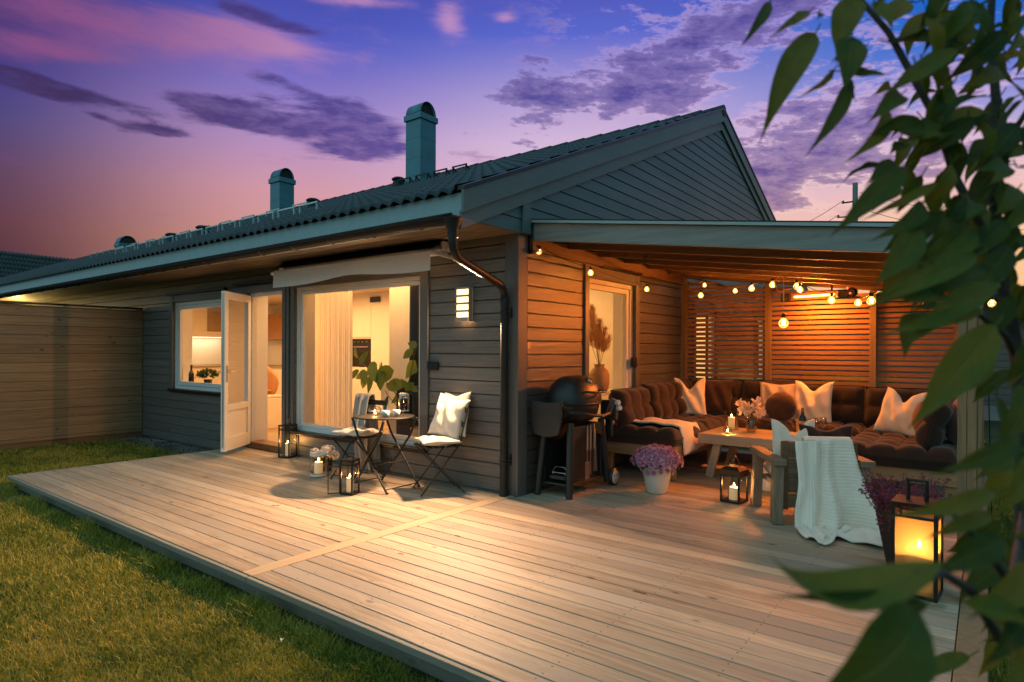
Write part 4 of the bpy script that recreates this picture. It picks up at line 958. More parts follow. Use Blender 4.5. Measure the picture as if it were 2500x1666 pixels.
# wine bottle in a steel cooler, glasses
p = PZ(1955, 1068, TZ); bc = thing('wine_cooler', 'dark wine bottle cooler on the coffee table behind the armchair cushions', 'cooler', (p.x, p.y+.06, TZ))
b = MB(); b.lathe([(.045, 0), (.055, .01), (.062, .17), (.064, .172), (.059, .17), (.052, .014), (0, .01)], n=28); b.build('bucket', 'steel', bc)
wb_ = thing('wine_bottle', 'dark wine bottle standing in the steel cooler', 'bottle', (p.x+.004, p.y+.06, TZ+.0125))
M['bottle'] = plain('bottle_glass', (.008, .009, .004), .06); M['foil'] = plain('bottle_foil', (.30, .18, .06), .35, .6)
b = MB(); b.lathe([(.034, 0), (.037, .006), (.037, .16), (.03, .195), (.0145, .225), (.0135, .25)], n=24); b.build('glass_body', 'bottle', wb_)
b = MB(); b.lathe([(.0142, .2505), (.0148, .285), (.0155, .286), (.0155, .294), (.0, .295)], n=20); b.build('foil', 'foil', wb_)
WG = 'wine glasses on the coffee table'
for i, (px, lab) in enumerate(((1983, 'wine glass nearest the bottle cooler'), (1998, 'wine glass in the right hand of the pair, farther from the bottle'))):
    p = PZ(px, 1070, TZ); w = thing('wine_glass', lab, 'glass', (p.x+.02, p.y+.05+.08*i, TZ), 0, WG)
    b = MB(); b.lathe([(.034, 0), (.03, .003), (.004, .008), (.0035, .085), (.012, .098), (.034, .13), (.036, .16), (.030, .205), (.0285, .205), (.0345, .16), (.032, .132), (.0, .10)], n=24); b.build('bowl', 'vglass', w)

# ------------------------------------------------------------------ wooden armchair
ac = thing('armchair', 'low wooden slatted armchair seen from behind, draped with a white throw', 'armchair', (2.345, .965, 0), rad(30.5))
b = MB(); AW, AD = .385, .345
for sx in (-1, 1):
    for sy in (-1, 1):
        q = MB(); q.bar((sx*(AW-.045), sy*(AD-.04), .004), (sx*(AW-.06), sy*(AD-.06), .478), .075, .095, up=(0, 1, 0)); q.build('leg', 'chairwood', ac, bevel=.004)
    q = MB(); q.box(sx*(AW-.055)-.05, -AD-.03, .479, sx*(AW-.055)+.05, AD+.02, .528); q.build('arm', 'chairwood_x', ac, bevel=.004)
BYY = -AD+.10
for z0, z1 in ((.53, .655), (.385, .505), (.245, .365), (.12, .225)):
    q = MB(); q.box(-.285, BYY, z0, .285, BYY+.024, z1); q.build('back_slat', 'chairwood_x', ac, bevel=.003)
for sx in (-1, 1):
    q = MB(); q.box(sx*.262-.024, BYY-.03, .11, sx*.262+.024, BYY-.001, .662); q.build('back_post', 'rafter', ac, bevel=.003)
q = MB(); q.box(-.285, BYY+.03, .25, .285, AD-.05, .29); q.build('seat', 'chairwood_x', ac)
cush('seat_cushion', ac, .56, .56, .14, 3, 3, (0, .05, .292), mm='linen')
def onchair(x, y, z): return ac.matrix_basis @ Vector((x, y, z)) if False else Matrix.Translation(ac.location) @ Matrix.Rotation(rad(30.5), 4, 'Z') @ Vector((x, y, z))
AG = 'cushions on the armchair'
pillow('cushion', 'pale cushion poking above the left of the armchair back, top pinched in', 'cream', .42, .44, .15, onchair(-.12, -.08, .40), rad(30.5+8), 8, .26, 21, AG)
pillow('cushion', 'charcoal cushion showing above the armchair back, right of the pale one', 'cushion', .44, .40, .15, onchair(.12, -.10, .40), rad(30.5-4), 8, .10, 22, AG)
# the throw: over the back rest, down to the deck, ribbed
def drape(u, v):
    # u across (0 left .. 1 right), v from the front of the back rest over the top and down to the floor
    L = v*1.30; w = .215+.05*v
    x = .055+.06*v*v*u+(u-.5)*2*w*(.80+.34*min(1, v*1.1)) + .02*math.sin(v*7+u*3)
    if L < .22: y = BYY+.032+.012*math.sin(u*8); z = .46+L
    elif L < .30: t = (L-.22)/.08; y = BYY+.032-t*.075; z = .68+.018*math.sin(PI*t)
    else:
        s = L-.30; fold = math.sin(u*12+1.6*math.sin(v*3.4)+v*2)*.5+math.sin(u*25+1+v*3)*.22+noise.noise((u*3.2, v*3.4, 2.))*1.3
        x += .05*noise.noise((v*2.5, u*2, 7.))*min(1, s*2); y = BYY-.046-.17*(s/.7)**1.2-(.012+.065*min(1, s/.5))*fold
        z = .678-s
        fl = .018
        if z < fl+.02:
            over = (fl+.02)-z
            y -= over*.75+.04*math.sin(u*11)*over*3; z = fl+.028*abs(math.sin(u*9+over*16))*min(1, over*6)
    return (x, y, z)
def blanket(fn, nu, nv, rib=46, amp=.0065, along=0):
    P0 = [[Vector(fn(i/nu, j/nv)) for i in range(nu+1)] for j in range(nv+1)]
    v = []
    for j in range(nv+1):
        for i in range(nu+1):
            du = P0[j][min(i+1, nu)]-P0[j][max(i-1, 0)]; dv = P0[min(j+1, nv)][i]-P0[max(j-1, 0)][i]
            n = du.cross(dv); n = n.normalized() if n.length > 1e-9 else Vector((0, 0, 1))
            t = (i/nu if along else j/nv)*rib
            v.append(P0[j][i]+n*amp*(abs(math.sin(PI*t))**.7))
    b = MB(); b.add(v, [(j*(nu+1)+i, j*(nu+1)+i+1, (j+1)*(nu+1)+i+1, (j+1)*(nu+1)+i) for j in range(nv) for i in range(nu)], True); return b
kt = bpy.data.objects.new('knitted_throw', None); COL.objects.link(kt); kt.location = ac.location; kt.rotation_euler = ac.rotation_euler
tag(kt, 'white ribbed knitted throw hanging over the armchair back onto the deck', 'throw')
blanket(drape, 80, 300, 52).build('hanging_cloth', 'knit', kt, solid=.012, fix=False)
def flap(u, v):                                             # folded-over left wing with ribs running down
    L = v*.95; x = -.20+.19*u-.05*v+.015*math.sin(v*5); s = L
    x += .03*noise.noise((v*3, u, 1.)); y = BYY-.065-.19*(s/.8)**1.1-.03*math.sin(u*4)-.02*math.sin(u*9+v*4)-.03*noise.noise((u*2, v*3, 4.)); z = .672-s*.98
    if z < .03: y -= (.03-z)*.8; z = .03+.02*abs(math.sin(u*7))
    return (x, y, z)
blanket(flap, 90, 90, 9, .007, 1).build('folded_edge', 'knit', kt, solid=.012, fix=False)
def pool(u, v):                                             # the end gathered in loops on the boards
    a = u*2.2-1.1; r = .10+.07*v
    return (.12+.24*a+.03*math.sin(v*7), -AD-.13-.16*v+.05*math.sin(a*7), .012+.045*abs(math.sin(u*10+v*2.5))*(1-.5*v)*(1-abs(a)*.4))
blanket(pool, 90, 40, 30, .006, 1).build('gathered_end', 'knit', kt, solid=.012, fix=False)
# ------------------------------------------------------------------ gas grill
gr = thing('gas_grill', 'black gas grill with domed lid on a cart by the house corner', 'grill', (.30, .55, 0))
# legs: four splayed columns
for nm, top, bot in (('leg', (.14, -.30, .70), (.165, -.355, .004)), ('leg', (-.14, -.30, .70), (-.185, -.375, .004)), ('leg', (.14, .28, .70), (.17, .36, .05)), ('leg', (-.14, .28, .70), (-.17, .36, .05))):
    b = MB(); b.tube([bot, tuple((a*.55+c*.45) for a, c in zip(bot, top)), top], [.034, .036, .034], 12); b.build(nm, 'grillblk', gr)
b = MB(); b.box(-.16, -.33, .10, .16, .33, .125); b.box(-.15, .27, .125, .15, .30, .66); b.box(-.165, -.3, .125, -.15, .3, .66); b.build('shelf', 'grillblk', gr, bevel=.008)
b = MB()                                                    # front panel with an arched top cut
arc = [(.27*math.cos(PI*i/14)*-1, .50+.085*math.sin(PI*i/14)) for i in range(15)]
b.prism([(-.30, .66), (.30, .66), (.30, .46)]+[(y, z) for y, z in reversed(arc)]+[(-.30, .46)], lambda p: (.135, p[0], p[1]), lambda p: (.165, p[0], p[1]))
b.build('front_panel', 'grillblk', gr)
b = MB(); b.box(.10, -.26, .125, .112, .27, .62); b.build('inner_panel', 'grillblk', gr)
b = MB(); b.lathe([(.10, .675), (.17, .70), (.215, .76), (.235, .84), (.235, .862)], n=40, sx=.95, sy=1.30); b.build('cook_box', 'grillenam', gr)
def lid(a, c):
    th = 2*PI*a; ph = PI/2*c
    k = abs(math.cos(th))**.8*math.copysign(1, math.cos(th)), abs(math.sin(th))**.8*math.copysign(1, math.sin(th))
    return (k[0]*.235*.97*math.cos(ph)**.75, k[1]*.315*math.cos(ph)**.62, .872+.265*math.sin(ph))
b = MB(); b.grid(lid, 48, 16); ld = b.build('lid', 'grillenam', gr); weld(ld)
b = MB(); b.lathe([(.238, .855), (.25, .86), (.25, .875), (.236, .882)], n=40, sx=.95, sy=1.29); b.build('rim', 'grillblk', ld)
b = MB(); b.tube(arc_path([(.20, -.13, .99), (.29, -.13, .985), (.29, .13, .985), (.20, .13, .99)], .04), .012, 10); b.build('handle', 'grillblk', ld)
b = MB(); b.lathe([(.024, 0), (.028, .012), (.0, .014)], n=20, c=(0, 0, 0)); o = b.build('thermometer', 'steel', ld); o.location = (.155, .02, 1.085); o.rotation_euler = (0, rad(52), 0)
b = MB(); b.tube([(.14, -.33, .80), (.235, -.24, .79), (.29, -.10, .765), (.30, .05, .755), (.285, .2, .765), (.22, .32, .80)], .016, 10); b.build('front_rail', 'grillblk', gr)
b = MB(); b.ball((0, 0, 0), .02, 12, 8, (.25, 1, .7)); o = b.build('badge', 'steel', gr); o.location = (.316, .02, .758)
b = MB(); b.box(.10, .335, .68, .28, .395, .88); b.box(.12, .40, .50, .20, .44, .86); b.build('control_panel', 'grillblk', gr, bevel=.012)
for y, z in ((.34, .90), (.37, .845)):
    b = MB(); b.lathe([(.027, 0), (.03, .006), (.026, .035), (.022, .04)], n=16); o = b.build('knob', 'ceramic', gr); o.location = (.285, y, z-.04); o.rotation_euler = (0, rad(85), rad(-20))
b = MB(); b.bar((.20, .32, .74), (.265, .32, .90), .03, .05); b.build('bracket', 'steel', gr)
# side table folded down at the near end
b = MB(); N = 12
def tbl(sgn): return [(-.175+.35*i/N, .915-.025*math.sin(PI*i/N)) for i in range(N+1)]+[(.165, .70), (.14, .60)]+[(.11-.24*i/8, .585-.02*math.sin(PI*i/8)) for i in range(9)]+[(-.15, .61), (-.17, .70)]
b.prism(tbl(1), lambda p: (p[0]-.05, -.43, p[1]), lambda p: (p[0]-.05, -.40, p[1])); b.build('side_table', 'grillblk', gr, bevel=.008)
b = MB(); b.bar((.10, -.40, .86), (.14, -.28, .84), .05, .03); b.bar((-.15, -.40, .86), (-.14, -.28, .84), .05, .03); b.build('hinge_arm', 'grillblk', gr)
for sx in (.20,):
    wh = MB().lathe([(.055, -.026), (.088, -.022), (.092, 0), (.088, .022), (.055, .026)], n=28).build('wheel', 'grillblk', gr); wh.location = (.205, .43, .092); wh.rotation_euler = (0, rad(90), 0)
    b = MB(); b.lathe([(.0, .0265), (.066, .027), (.072, .022)], n=28); b.build('hub', 'ceramic', wh)
    b = MB()
    for k in range(3): b.bar((.02*math.cos(k*2.1), .02*math.sin(k*2.1), .0285), (.06*math.cos(k*2.1), .06*math.sin(k*2.1), .0285), .004, .002)
    b.build('spoke_line', 'black', wh)
b = MB(); b.tube([(-.06, -.30, .22), (-.01, -.32, .28), (.09, -.32, .28), (.12, -.30, .22), (-.06, -.30, .22)], .004, 6); b.tube([(-.06, -.30, .22), (-.05, -.3, .205), (-.03, -.3, .22), (.07, -.3, .22), (.09, -.3, .205), (.1, -.3, .22)], .004, 6); b.build('drip_tray_rail', 'steel', gr)
b = MB(); b.box(-.09, -.31, .15, .09, -.12, .19); b.build('drip_tray', 'grillblk', gr, bevel=.01)
TG = 'barbecue tools hung on the grill'
def tool(name, label, y, kind):
    t = thing(name, label, 'tool', (.30+.185, .55+y, .20), 0, TG); dy = 0
    b = MB(); b.bar((0, 0, .22), (0, 0, .42), .012, .018, up=(0, 1, 0)); b.build('handle', 'tablewood' if kind != 'tongs' else 'steel', t, bevel=.003)
    b = MB(); b.tube([(0, 0, .422), (0, -.01, .44), (0, 0, .458), (0, .01, .44), (0, 0, .422)], .003, 6); b.build('hook', 'steel', t)
    b = MB()
    if kind == 'spatula':
        b.bar((0, 0, .10), (0, 0, .22), .004, .012, up=(0, 1, 0))
        for k in range(5): b.box(-.002, -.036+.016*k, -.04, .002, -.028+.016*k, .09)
        b.box(-.002, -.036, .0905, .002, .036, .11); b.box(-.002, -.036, -.055, .002, .036, -.0405)
    elif kind == 'fork':
        b.bar((0, 0, .06), (0, 0, .22), .004, .010, up=(0, 1, 0)); b.bar((0, -.01, -.02), (0, -.006, .06), .003, .005); b.bar((0, .01, -.02), (0, .006, .06), .003, .005)
    else:
        b.bar((0, 0, .0), (0, .01, .22), .004, .018, up=(0, 1, 0)); b.bar((.012, .02, .0), (0, .012, .42), .004, .018, up=(0, 1, 0))
    b.build('blade', 'steel', t)
tool('spatula', 'slotted steel spatula, nearest of the tools hung on the grill', -.06, 'spatula'); tool('meat_fork', 'thin barbecue fork hanging between spatula and tongs', .0, 'fork'); tool('tongs', 'steel tongs, farthest right of the tools hung on the grill', .07, 'tongs')

# ------------------------------------------------------------------ lanterns
LG = 'black metal lanterns'
def lantern(label, loc, rz, w, h, roofk='flat', handle='square', door_=False, cand=(.03, .12), glow=1.5, frost=None, hh=.10):
    t = thing('lantern', label, 'lantern', loc, rz, LG); a = w/2; r = .007*max(1, w/.16)
    b = MB()
    for sx in (-1, 1):
        for sy in (-1, 1): b.box(sx*(a-r)-r, sy*(a-r)-r, .0, sx*(a-r)+r, sy*(a-r)+r, h)
    zs = [(0.0, .012)]
    zs += [(h-.012, h)]
    if roofk == 'flat': zs.append((h*.86-.006, h*.86+.006))
    for z0, z1 in zs:
        for s in (-1, 1):
            b.box(-a+2*r+.0005, s*(a-r)-r, z0, a-2*r-.0005, s*(a-r)+r, z1); b.box(s*(a-r)-r, -a+2*r+.0005, z0, s*(a-r)+r, a-2*r-.0005, z1)
    b.build('frame', 'black', t, bevel=.0015)
    b = MB(); b.box(-a+.004, -a+.004, .0125, a-.004, a-.004, .017); b.build('floor_plate', 'black', t)
    if roofk == 'flat': b = MB(); b.box(-a-.003, -a-.003, h+.0005, a+.003, a+.003, h+.006); b.build('roof_plate', 'black', t, bevel=.001)
    else:
        b = MB(); v = [(s*(a+.006), q*(a+.006), h+.0005) for s, q in ((-1, -1), (1, -1), (1, 1), (-1, 1))]+[(s*(a+.004), q*(a+.004), h+.045) for s, q in ((-1, -1), (1, -1), (1, 1), (-1, 1))]+[(s*a*.62, q*a*.62, h+.075) for s, q in ((-1, -1), (1, -1), (1, 1), (-1, 1))]
        b.add(v, [(i, (i+1) % 4, 4+(i+1) % 4, 4+i) for i in range(4)]+[(4+i, 4+(i+1) % 4, 8+(i+1) % 4, 8+i) for i in range(4)]+[(11, 10, 9, 8)][::-1]); b.build('roof_plate', 'brass', t, fix=True, bevel=.002)
    zt = h if roofk == 'flat' else h+.07
    b = MB(); s = a*.55
    if handle == 'square': b.tube(arc_path([(-s, 0, zt), (-s, 0, zt+hh), (s, 0, zt+hh), (s, 0, zt)], .03), .0045, 8)
    elif handle == 'arch': b.tube([(-s*math.cos(PI*i/12), 0, zt-.02+hh*math.sin(PI*i/12)) for i in range(13)], .006, 8)
    else:
        b.tube([(-.045, 0, zt), (-.045, 0, zt+hh)], [.012, .008], 10); b.tube([(.045, 0, zt), (.045, 0, zt+hh)], [.012, .008], 10); b.tube([(-.055, 0, zt+hh), (.055, 0, zt+hh)], .008, 8)
    b.build('handle', 'black' if handle != 'arch' else 'brass', t)
    gt = h*.86-.007 if roofk == 'flat' else h-.013
    mm = frost or 'lglass'
    for k in range(4):
        if door_ and k == 3: continue
        b = MB(); b.add([(-a+2*r, -a+r, .013), (a-2*r, -a+r, .013), (a-2*r, -a+r, gt), (-a+2*r, -a+r, gt)], [(0, 1, 2, 3)]); o = b.build('glass_pane', mm, t, fix=False); o.rotation_euler = (0, 0, k*PI/2)
    if door_:
        d = MB(); e = .005; W2 = w-.02
        d.box(0, -e, .012, 2*e, e, gt); d.box(W2-2*e, -e, .012, W2, e, gt); d.box(2*e, -e, .012, W2-2*e, e, .012+2*e); d.box(2*e, -e, gt-2*e, W2-2*e, e, gt)
        do = d.build('door', 'black', t); do.location = (-a+.004, -a+.0, .0); do.rotation_euler = (0, 0, rad(door_))
        b = MB(); b.add([(2*e, 0, .02), (W2-2*e, 0, .02), (W2-2*e, 0, gt-.01), (2*e, 0, gt-.01)], [(0, 1, 2, 3)]); b.build('glass_pane', mm, do, fix=False)
    return t
fm, g = mat('frosted_glass'); f = g.n('NewGeometry', out=0)
ms = g.N.new('ShaderNodeMixShader'); ms.inputs[0].default_value = .24
g.L.new(g.n('BsdfTranslucent', Color=(.95, .66, .30, 1)), ms.inputs[1]); g.L.new(g.n('BsdfTransparent', Color=(1, .86, .60, 1)), ms.inputs[2])
m3 = g.N.new('ShaderNodeMixShader'); m3.inputs[0].default_value = .05; g.L.new(ms.outputs[0], m3.inputs[1]); g.L.new(g.n('BsdfGlossy', Color=(1, 1, 1, 1), Roughness=.2), m3.inputs[2]); out(g, m3.outputs[0]); M['frost'] = fm
LC = PZ(700, 1113); L1 = (-3.57, -.14, .003)
lantern('slim black lantern with a square handle beside the open terrace door', L1, rad(20), .165, .41, hh=.10)
candle('lit candle inside the slim lantern by the terrace door', (L1[0], L1[1], .0215), .03, .16, CG, 2.0)
L2 = (-1.30, -.93, .003)
lantern('slim black lantern with its glass door open, in front of the bistro table', L2, rad(20), .135, .325, hh=.03, door_=215)
candle('lit candle inside the open door lantern in front of the bistro table', (L2[0], L2[1], .0215), .032, .135, CG, 2.4)
L3 = (1.70, 1.07, .003)
lantern('stout lantern with brass arched handle beside the armchair', L3, rad(-8), .185, .25, 'hip', 'arch', hh=.115)
candle('thick lit candle inside the stout lantern beside the armchair', (L3[0], L3[1], .0215), .045, .115, CG, 3.0)
L4 = (3.228, -.458, .003)
lantern('large tall frosted glass lantern glowing at the right deck edge', L4, rad(-4), .225, .52, 'flat', 'bar', hh=.12, frost='frost')
candle('large lit candle inside the tall frosted lantern at the right', (L4[0]+.01, L4[1], .0215), .062, .235, CG, 7.5, 1.5)
# jar lantern and hydrangea
J = PZ(766, 1166); jl = thing('jar_lantern', 'round clear glass jar lantern on a white foot, by the white hydrangea', 'lantern', (J.x, J.y+.06, .003), 0)
b = MB(); b.lathe([(.062, 0), (.085, .004), (.085, .022), (.068, .026)], n=32); b.build('foot', 'pot', jl)
b = MB(); b.lathe([(.066, .0265), (.085, .04), (.09, .08), (.09, .20), (.085, .225), (.085, .232), (.082, .232), (.087, .2), (.087, .08), (.08, .042), (0, .034)], n=32); b.build('jar', 'lglass', jl)
b = MB(); b.lathe([(.086, .226), (.091, .229), (.091, .246), (.086, .249), (.083, .246), (.083, .229)], n=32); b.build('rim', 'pot', jl)
candle('wide lit candle inside the round glass jar lantern', (J.x, J.y+.06, .003+.0345), .045, .125, CG, 2.4, 1.2)
H = Vector((-2.43, -.40, .003)); hy_ = thing('hydrangea', 'white hydrangea in a dark pot beside the glass jar lantern', 'plant', H)
b = MB(); b.lathe([(.06, 0), (.075, .005), (.088, .13), (.084, .13), (.07, .01)], n=24); b.lathe([(.08, .12), (0, .121)], n=24); b.build('pot', 'darkpot', hy_)
def leaf_add(mb, base, tip, w, nrm=None, fold=.15, curl=0., n=7, tipw=1.0):
    base = Vector(base); tip = Vector(tip); d = tip-base; L = d.length; d.normalize()
    nrm = Vector(nrm) if nrm is not None else Vector((0, -.5, 1)); nrm = (nrm-d*nrm.dot(d)); nrm = nrm.normalized() if nrm.length > 1e-4 else d.orthogonal().normalized()
    s = d.cross(nrm); v = []
    for i in range(n+1):
        t = i/n; wd = w/2*(math.sin(PI*min(1, t**.75*1.0))**.85)*(1-.25*t) if 0 < t < 1 else 0
        wd = max(wd, w*.012)
        c = base+d*(L*t)+nrm*(curl*L*(math.sin(PI*t)-.0))
        v += [c-s*wd+nrm*wd*fold, c, c+s*wd+nrm*wd*fold]
    f = []
    for i in range(n):
        a = i*3; f += [(a, a+1, a+4, a+3), (a+1, a+2, a+5, a+4)]
    mb.add(v, f, True)
R5 = random.Random(4); b = MB()
for k in range(18):
    a = R5.uniform(0, 2*PI); r = R5.uniform(.10, .19); leaf_add(b, (.03*math.cos(a), .03*math.sin(a), .13), (r*math.cos(a), r*math.sin(a), .13+R5.uniform(-.06, .08)), .085, (0, 0, 1), .15, .12)
b.build('foliage', 'herb', hy_, fix=False)
b = MB()
for k in range(9):
    a = k*2.4; r = .04+.105*(k/9)**.6; c = (r*math.cos(a), r*math.sin(a)*.8, .225+.03*math.cos(k)-r*.25)
    for j in range(70):
        u = R5.uniform(-1, 1); th = R5.uniform(0, 2*PI); q = math.sqrt(1-u*u); n_ = Vector((q*math.cos(th), q*math.sin(th), u))
        petals(b, Vector(c)+n_*.052, .0135, 4, R5, n_)
b.build('blossom', 'hyd', hy_, fix=False)

# ------------------------------------------------------------------ bistro table and chairs
bt = thing('bistro_table', 'small round folding metal bistro table with crossed legs', 'table', (-1.27, -.53, 0))
b = MB(); b.lathe([(0, .703), (.285, .703), (.30, .706), (.30, .716), (.287, .718), (0, .716)], n=48); b.build('table_top', 'gutter', bt)
for sy in (-1, 1):
    y = sy*.215
    for s in (-1, 1):
        b = MB(); b.tube(arc_path([(s*.27, y*.98+s*.012, .006), (-s*.16, y+s*.012, .52), (-s*.25, y+s*.012, .70)], .05), .0115, 8); b.lathe([(.014, 0), (.014, .014)], (s*.27, y*.98+s*.012, .002), 10); b.build('leg', 'gutter', bt)
for x, z in ((.25, .03), (-.25, .03), (.11, .25), (-.11, .25)):
    b = MB(); b.tube([(x, -.20, z+.01), (x, .20, z+.01)], .006, 8); b.build('stretcher', 'gutter', bt)
def bistro_chair(label, loc, rz):
    c = thing('bistro_chair', label, 'chair', loc, rz, 'folding chairs at the bistro table')
    for s in (-1, 1):
        x = s*.185
        b = MB(); b.bar((x, .20, .004), (x, -.175, .47), .009, .026, up=(1, 0, 0)); b.bar((x, -.175, .47), (x, -.27, .87), .009, .024, up=(1, 0, 0)); b.build('leg', 'gutter', c, bevel=.002)
        x = s*.168
        b = MB(); b.bar((x, -.235, .004), (x, .19, .445), .009, .026, up=(1, 0, 0)); b.build('leg', 'gutter', c, bevel=.002)
    b = MB()
    for k in range(6): b.box(-.19, -.17+k*.064, .448, .19, -.17+k*.064+.048, .456)
    b.build('seat', 'gutter', c, bevel=.002)
    for z in (.66, .80):
        yb = -.175-.095*(z-.47)/.40; b = MB(); b.bar((-.185, yb, z), (.185, yb, z), .008, .055); b.build('back_slat', 'gutter', c, bevel=.002)
    for y, z in ((.20, .05), (-.2, .05)): b = MB(); b.tube([(-.18, y*.9, z), (.18, y*.9, z)], .005, 6); b.build('stretcher', 'gutter', c)
    return c
CR = (-.731, -.33, 0); RZR = rad(148.5)
c1 = bistro_chair('folding bistro chair at the right with two white cushions on it', CR, RZR)
pc = PZ(868, 1064, .46); CL = (pc.x, pc.y+.02, 0); RZL = rad(186)
c2 = bistro_chair('folding bistro chair at the left, half hidden under a grey throw', CL, RZL)
def local(loc, rz, p): return Matrix.Translation(Vector(loc)) @ Matrix.Rotation(rz, 4, 'Z') @ Vector(p)
PG = 'seat pads on the bistro chairs'
for loc, rz, lab, sd in ((CR, RZR, 'beige seat pad with knotted corners under the white cushions on the right bistro chair', 1), (CL, RZL, 'beige seat pad on the left bistro chair beside the grey throw', 2)):
    o = weld(pillow_mb(.42, .40, .085, 0, sd).build('seat_pad', 'seatpad')); o.location = local(loc, rz, (0, -.19, .4985)); o.rotation_euler = (Matrix.Rotation(rz, 3, 'Z') @ Matrix.Rotation(rad(-90), 3, 'X')).to_euler()
    tag(o, lab, 'seat pad', PG)
WGp = 'white cushions on the right bistro chair'
pillow('cushion', 'white cushion in front on the right bistro chair, its creased corners pointing up', 'cream', .37, .43, .15, local(CR, RZR, (.0, -.06, .535)), rad(12), 17, .05, 31, WGp, roll=10)
pillow('cushion', 'white cushion behind, only its upper corner showing over the front one', 'cream', .38, .46, .12, local(CR, RZR, (.04, -.16, .535)), rad(-2), 15, .05, 32, WGp, roll=-4)
# grey throw over the left chair's back, hanging to the floor
def gth(u, v):
    L = v*1.18; x = .02+.20*u+.015*math.sin(v*6)+.02*v*(u-.5)*3
    f = .018*math.sin(u*13+v*3)+.010*math.sin(u*23+1)
    if L < .36:
        z = .875-(.36-L); y = -.275+.055+(.875-z)*.235+f*.6
    elif L < .42: t = (L-.36)/.06; z = .875+.012*math.sin(PI*t); y = -.22-.085*t
    else: z = .875-(L-.42); y = -.305-.06*(L-.42)+f*(.4+L*.6)
    return (x, y, max(z, .012))
b = MB(); b.grid(gth, 40, 70); o = b.build('grey_throw', 'grey_throw', solid=.010, fix=False); o.location = CL; o.rotation_euler = (0, 0, RZL); tag(o, 'grey wool throw hanging over the back of the left bistro chair', 'throw')
def gth2(u, v):
    s = v*.5; f = .02*math.sin(u*12+v*2)
    return (.185+.035*v+.02*u, -.26+.34*u*(.3+.2*v)+f*.2, .47-s+.0)
def drop(u, v):
    return (.06+.20*u+.015*math.sin(v*5), -.235+.03*math.sin(u*12+v*2)-.02*v, .46-.45*v)
b = MB(); b.grid(drop, 36, 30); o2 = b.build('hanging_end', 'grey_throw', o, solid=.010, fix=False)
# table things
def tt(px, py): return PZ(px, py, .7185)
UG = 'white cups on the bistro table'
def cup(label, p):
    t = thing('cup', label, 'cup', (p.x, p.y, .7185), rad(200), UG)
    b = MB(); b.lathe([(.022, 0), (.028, .002), (.036, .03), (.039, .062), (.0365, .062), (.033, .03), (.025, .008), (0, .007)], n=28); b.build('bowl', 'ceramic', t)
    b = MB(); b.tube([(.036*1, 0, .05), (.056, 0, .046), (.06, 0, .03), (.05, 0, .016), (.034, 0, .018)], .0045, 8); b.build('handle', 'ceramic', t)
cup('white cup nearest the round candle bowl on the bistro table', tt(942, 1018)); cup('white cup in front of the glass coffee press on the bistro table', tt(968, 1016))
p = tt(915, 1014); tb = thing('candle_bowl', 'round clear glass candle bowl on the bistro table', 'candle holder', (p.x, p.y, .7185))
b = MB(); b.lathe([(.03, 0), (.05, .008), (.066, .04), (.06, .07), (.042, .088), (.04, .088), (.057, .07), (.063, .04), (.047, .011), (0, .006)], n=32); b.build('bowl', 'lglass', tb)
candle('small tealight glowing in the round glass bowl on the bistro table', (p.x, p.y, .725), .019, .016, CG, .8, 1, name='tealight')
p = tt(905, 1008); b = MB(); b.lathe([(.0, 0), (.05, .0), (.085, .012), (.086, .015), (.05, .005), (0, .004)], n=32); o = b.build('saucer', 'ceramic'); o.location = (p.x-.02, p.y+.10, .7185); tag(o, 'small white saucer behind the round candle bowl', 'saucer')
p = tt(969, 1006); fp = thing('coffee_press', 'glass coffee press with chrome lid, half full, on the bistro table', 'coffee press', (p.x+.0, p.y+.10, .7185), rad(-60))
M['chrome'] = plain('chrome', (.70, .70, .70), .12, 1., nscale=10, namt=.02, bump=0)
b = MB(); b.lathe([(.048, .004), (.05, .006), (.05, .165), (.048, .165), (.048, .006)], n=32); b.build('beaker', 'lglass', fp)
b = MB(); b.lathe([(.0, .008), (.0465, .008), (.0465, .085), (0, .086)], n=28); b.build('coffee', 'coffee', fp)
b = MB(); b.lathe([(.051, 0), (.053, .003), (.053, .014), (.051, .016)], n=32); b.lathe([(.051, .14), (.0535, .142), (.0535, .156), (.051, .158)], n=32)
for k in range(4): a = k*PI/2+.4; b.bar((.0525*math.cos(a), .0525*math.sin(a), .01), (.0525*math.cos(a), .0525*math.sin(a), .145), .006, .002)
b.build('frame', 'chrome', fp)
b = MB(); b.lathe([(.054, .164), (.056, .17), (.052, .188), (.03, .2), (0, .203)], n=32); b.build('lid', 'chrome', fp)
b = MB(); b.tube([(0, 0, .2), (0, 0, .245)], .003, 8); b.ball((0, 0, .25), .009); b.build('plunger', 'black', fp)
b = MB(); b.tube(arc_path([(.053, 0, .15), (.098, 0, .15), (.098, 0, .03), (.053, 0, .03)], .03), .008, 8); b.build('handle', 'black', fp)

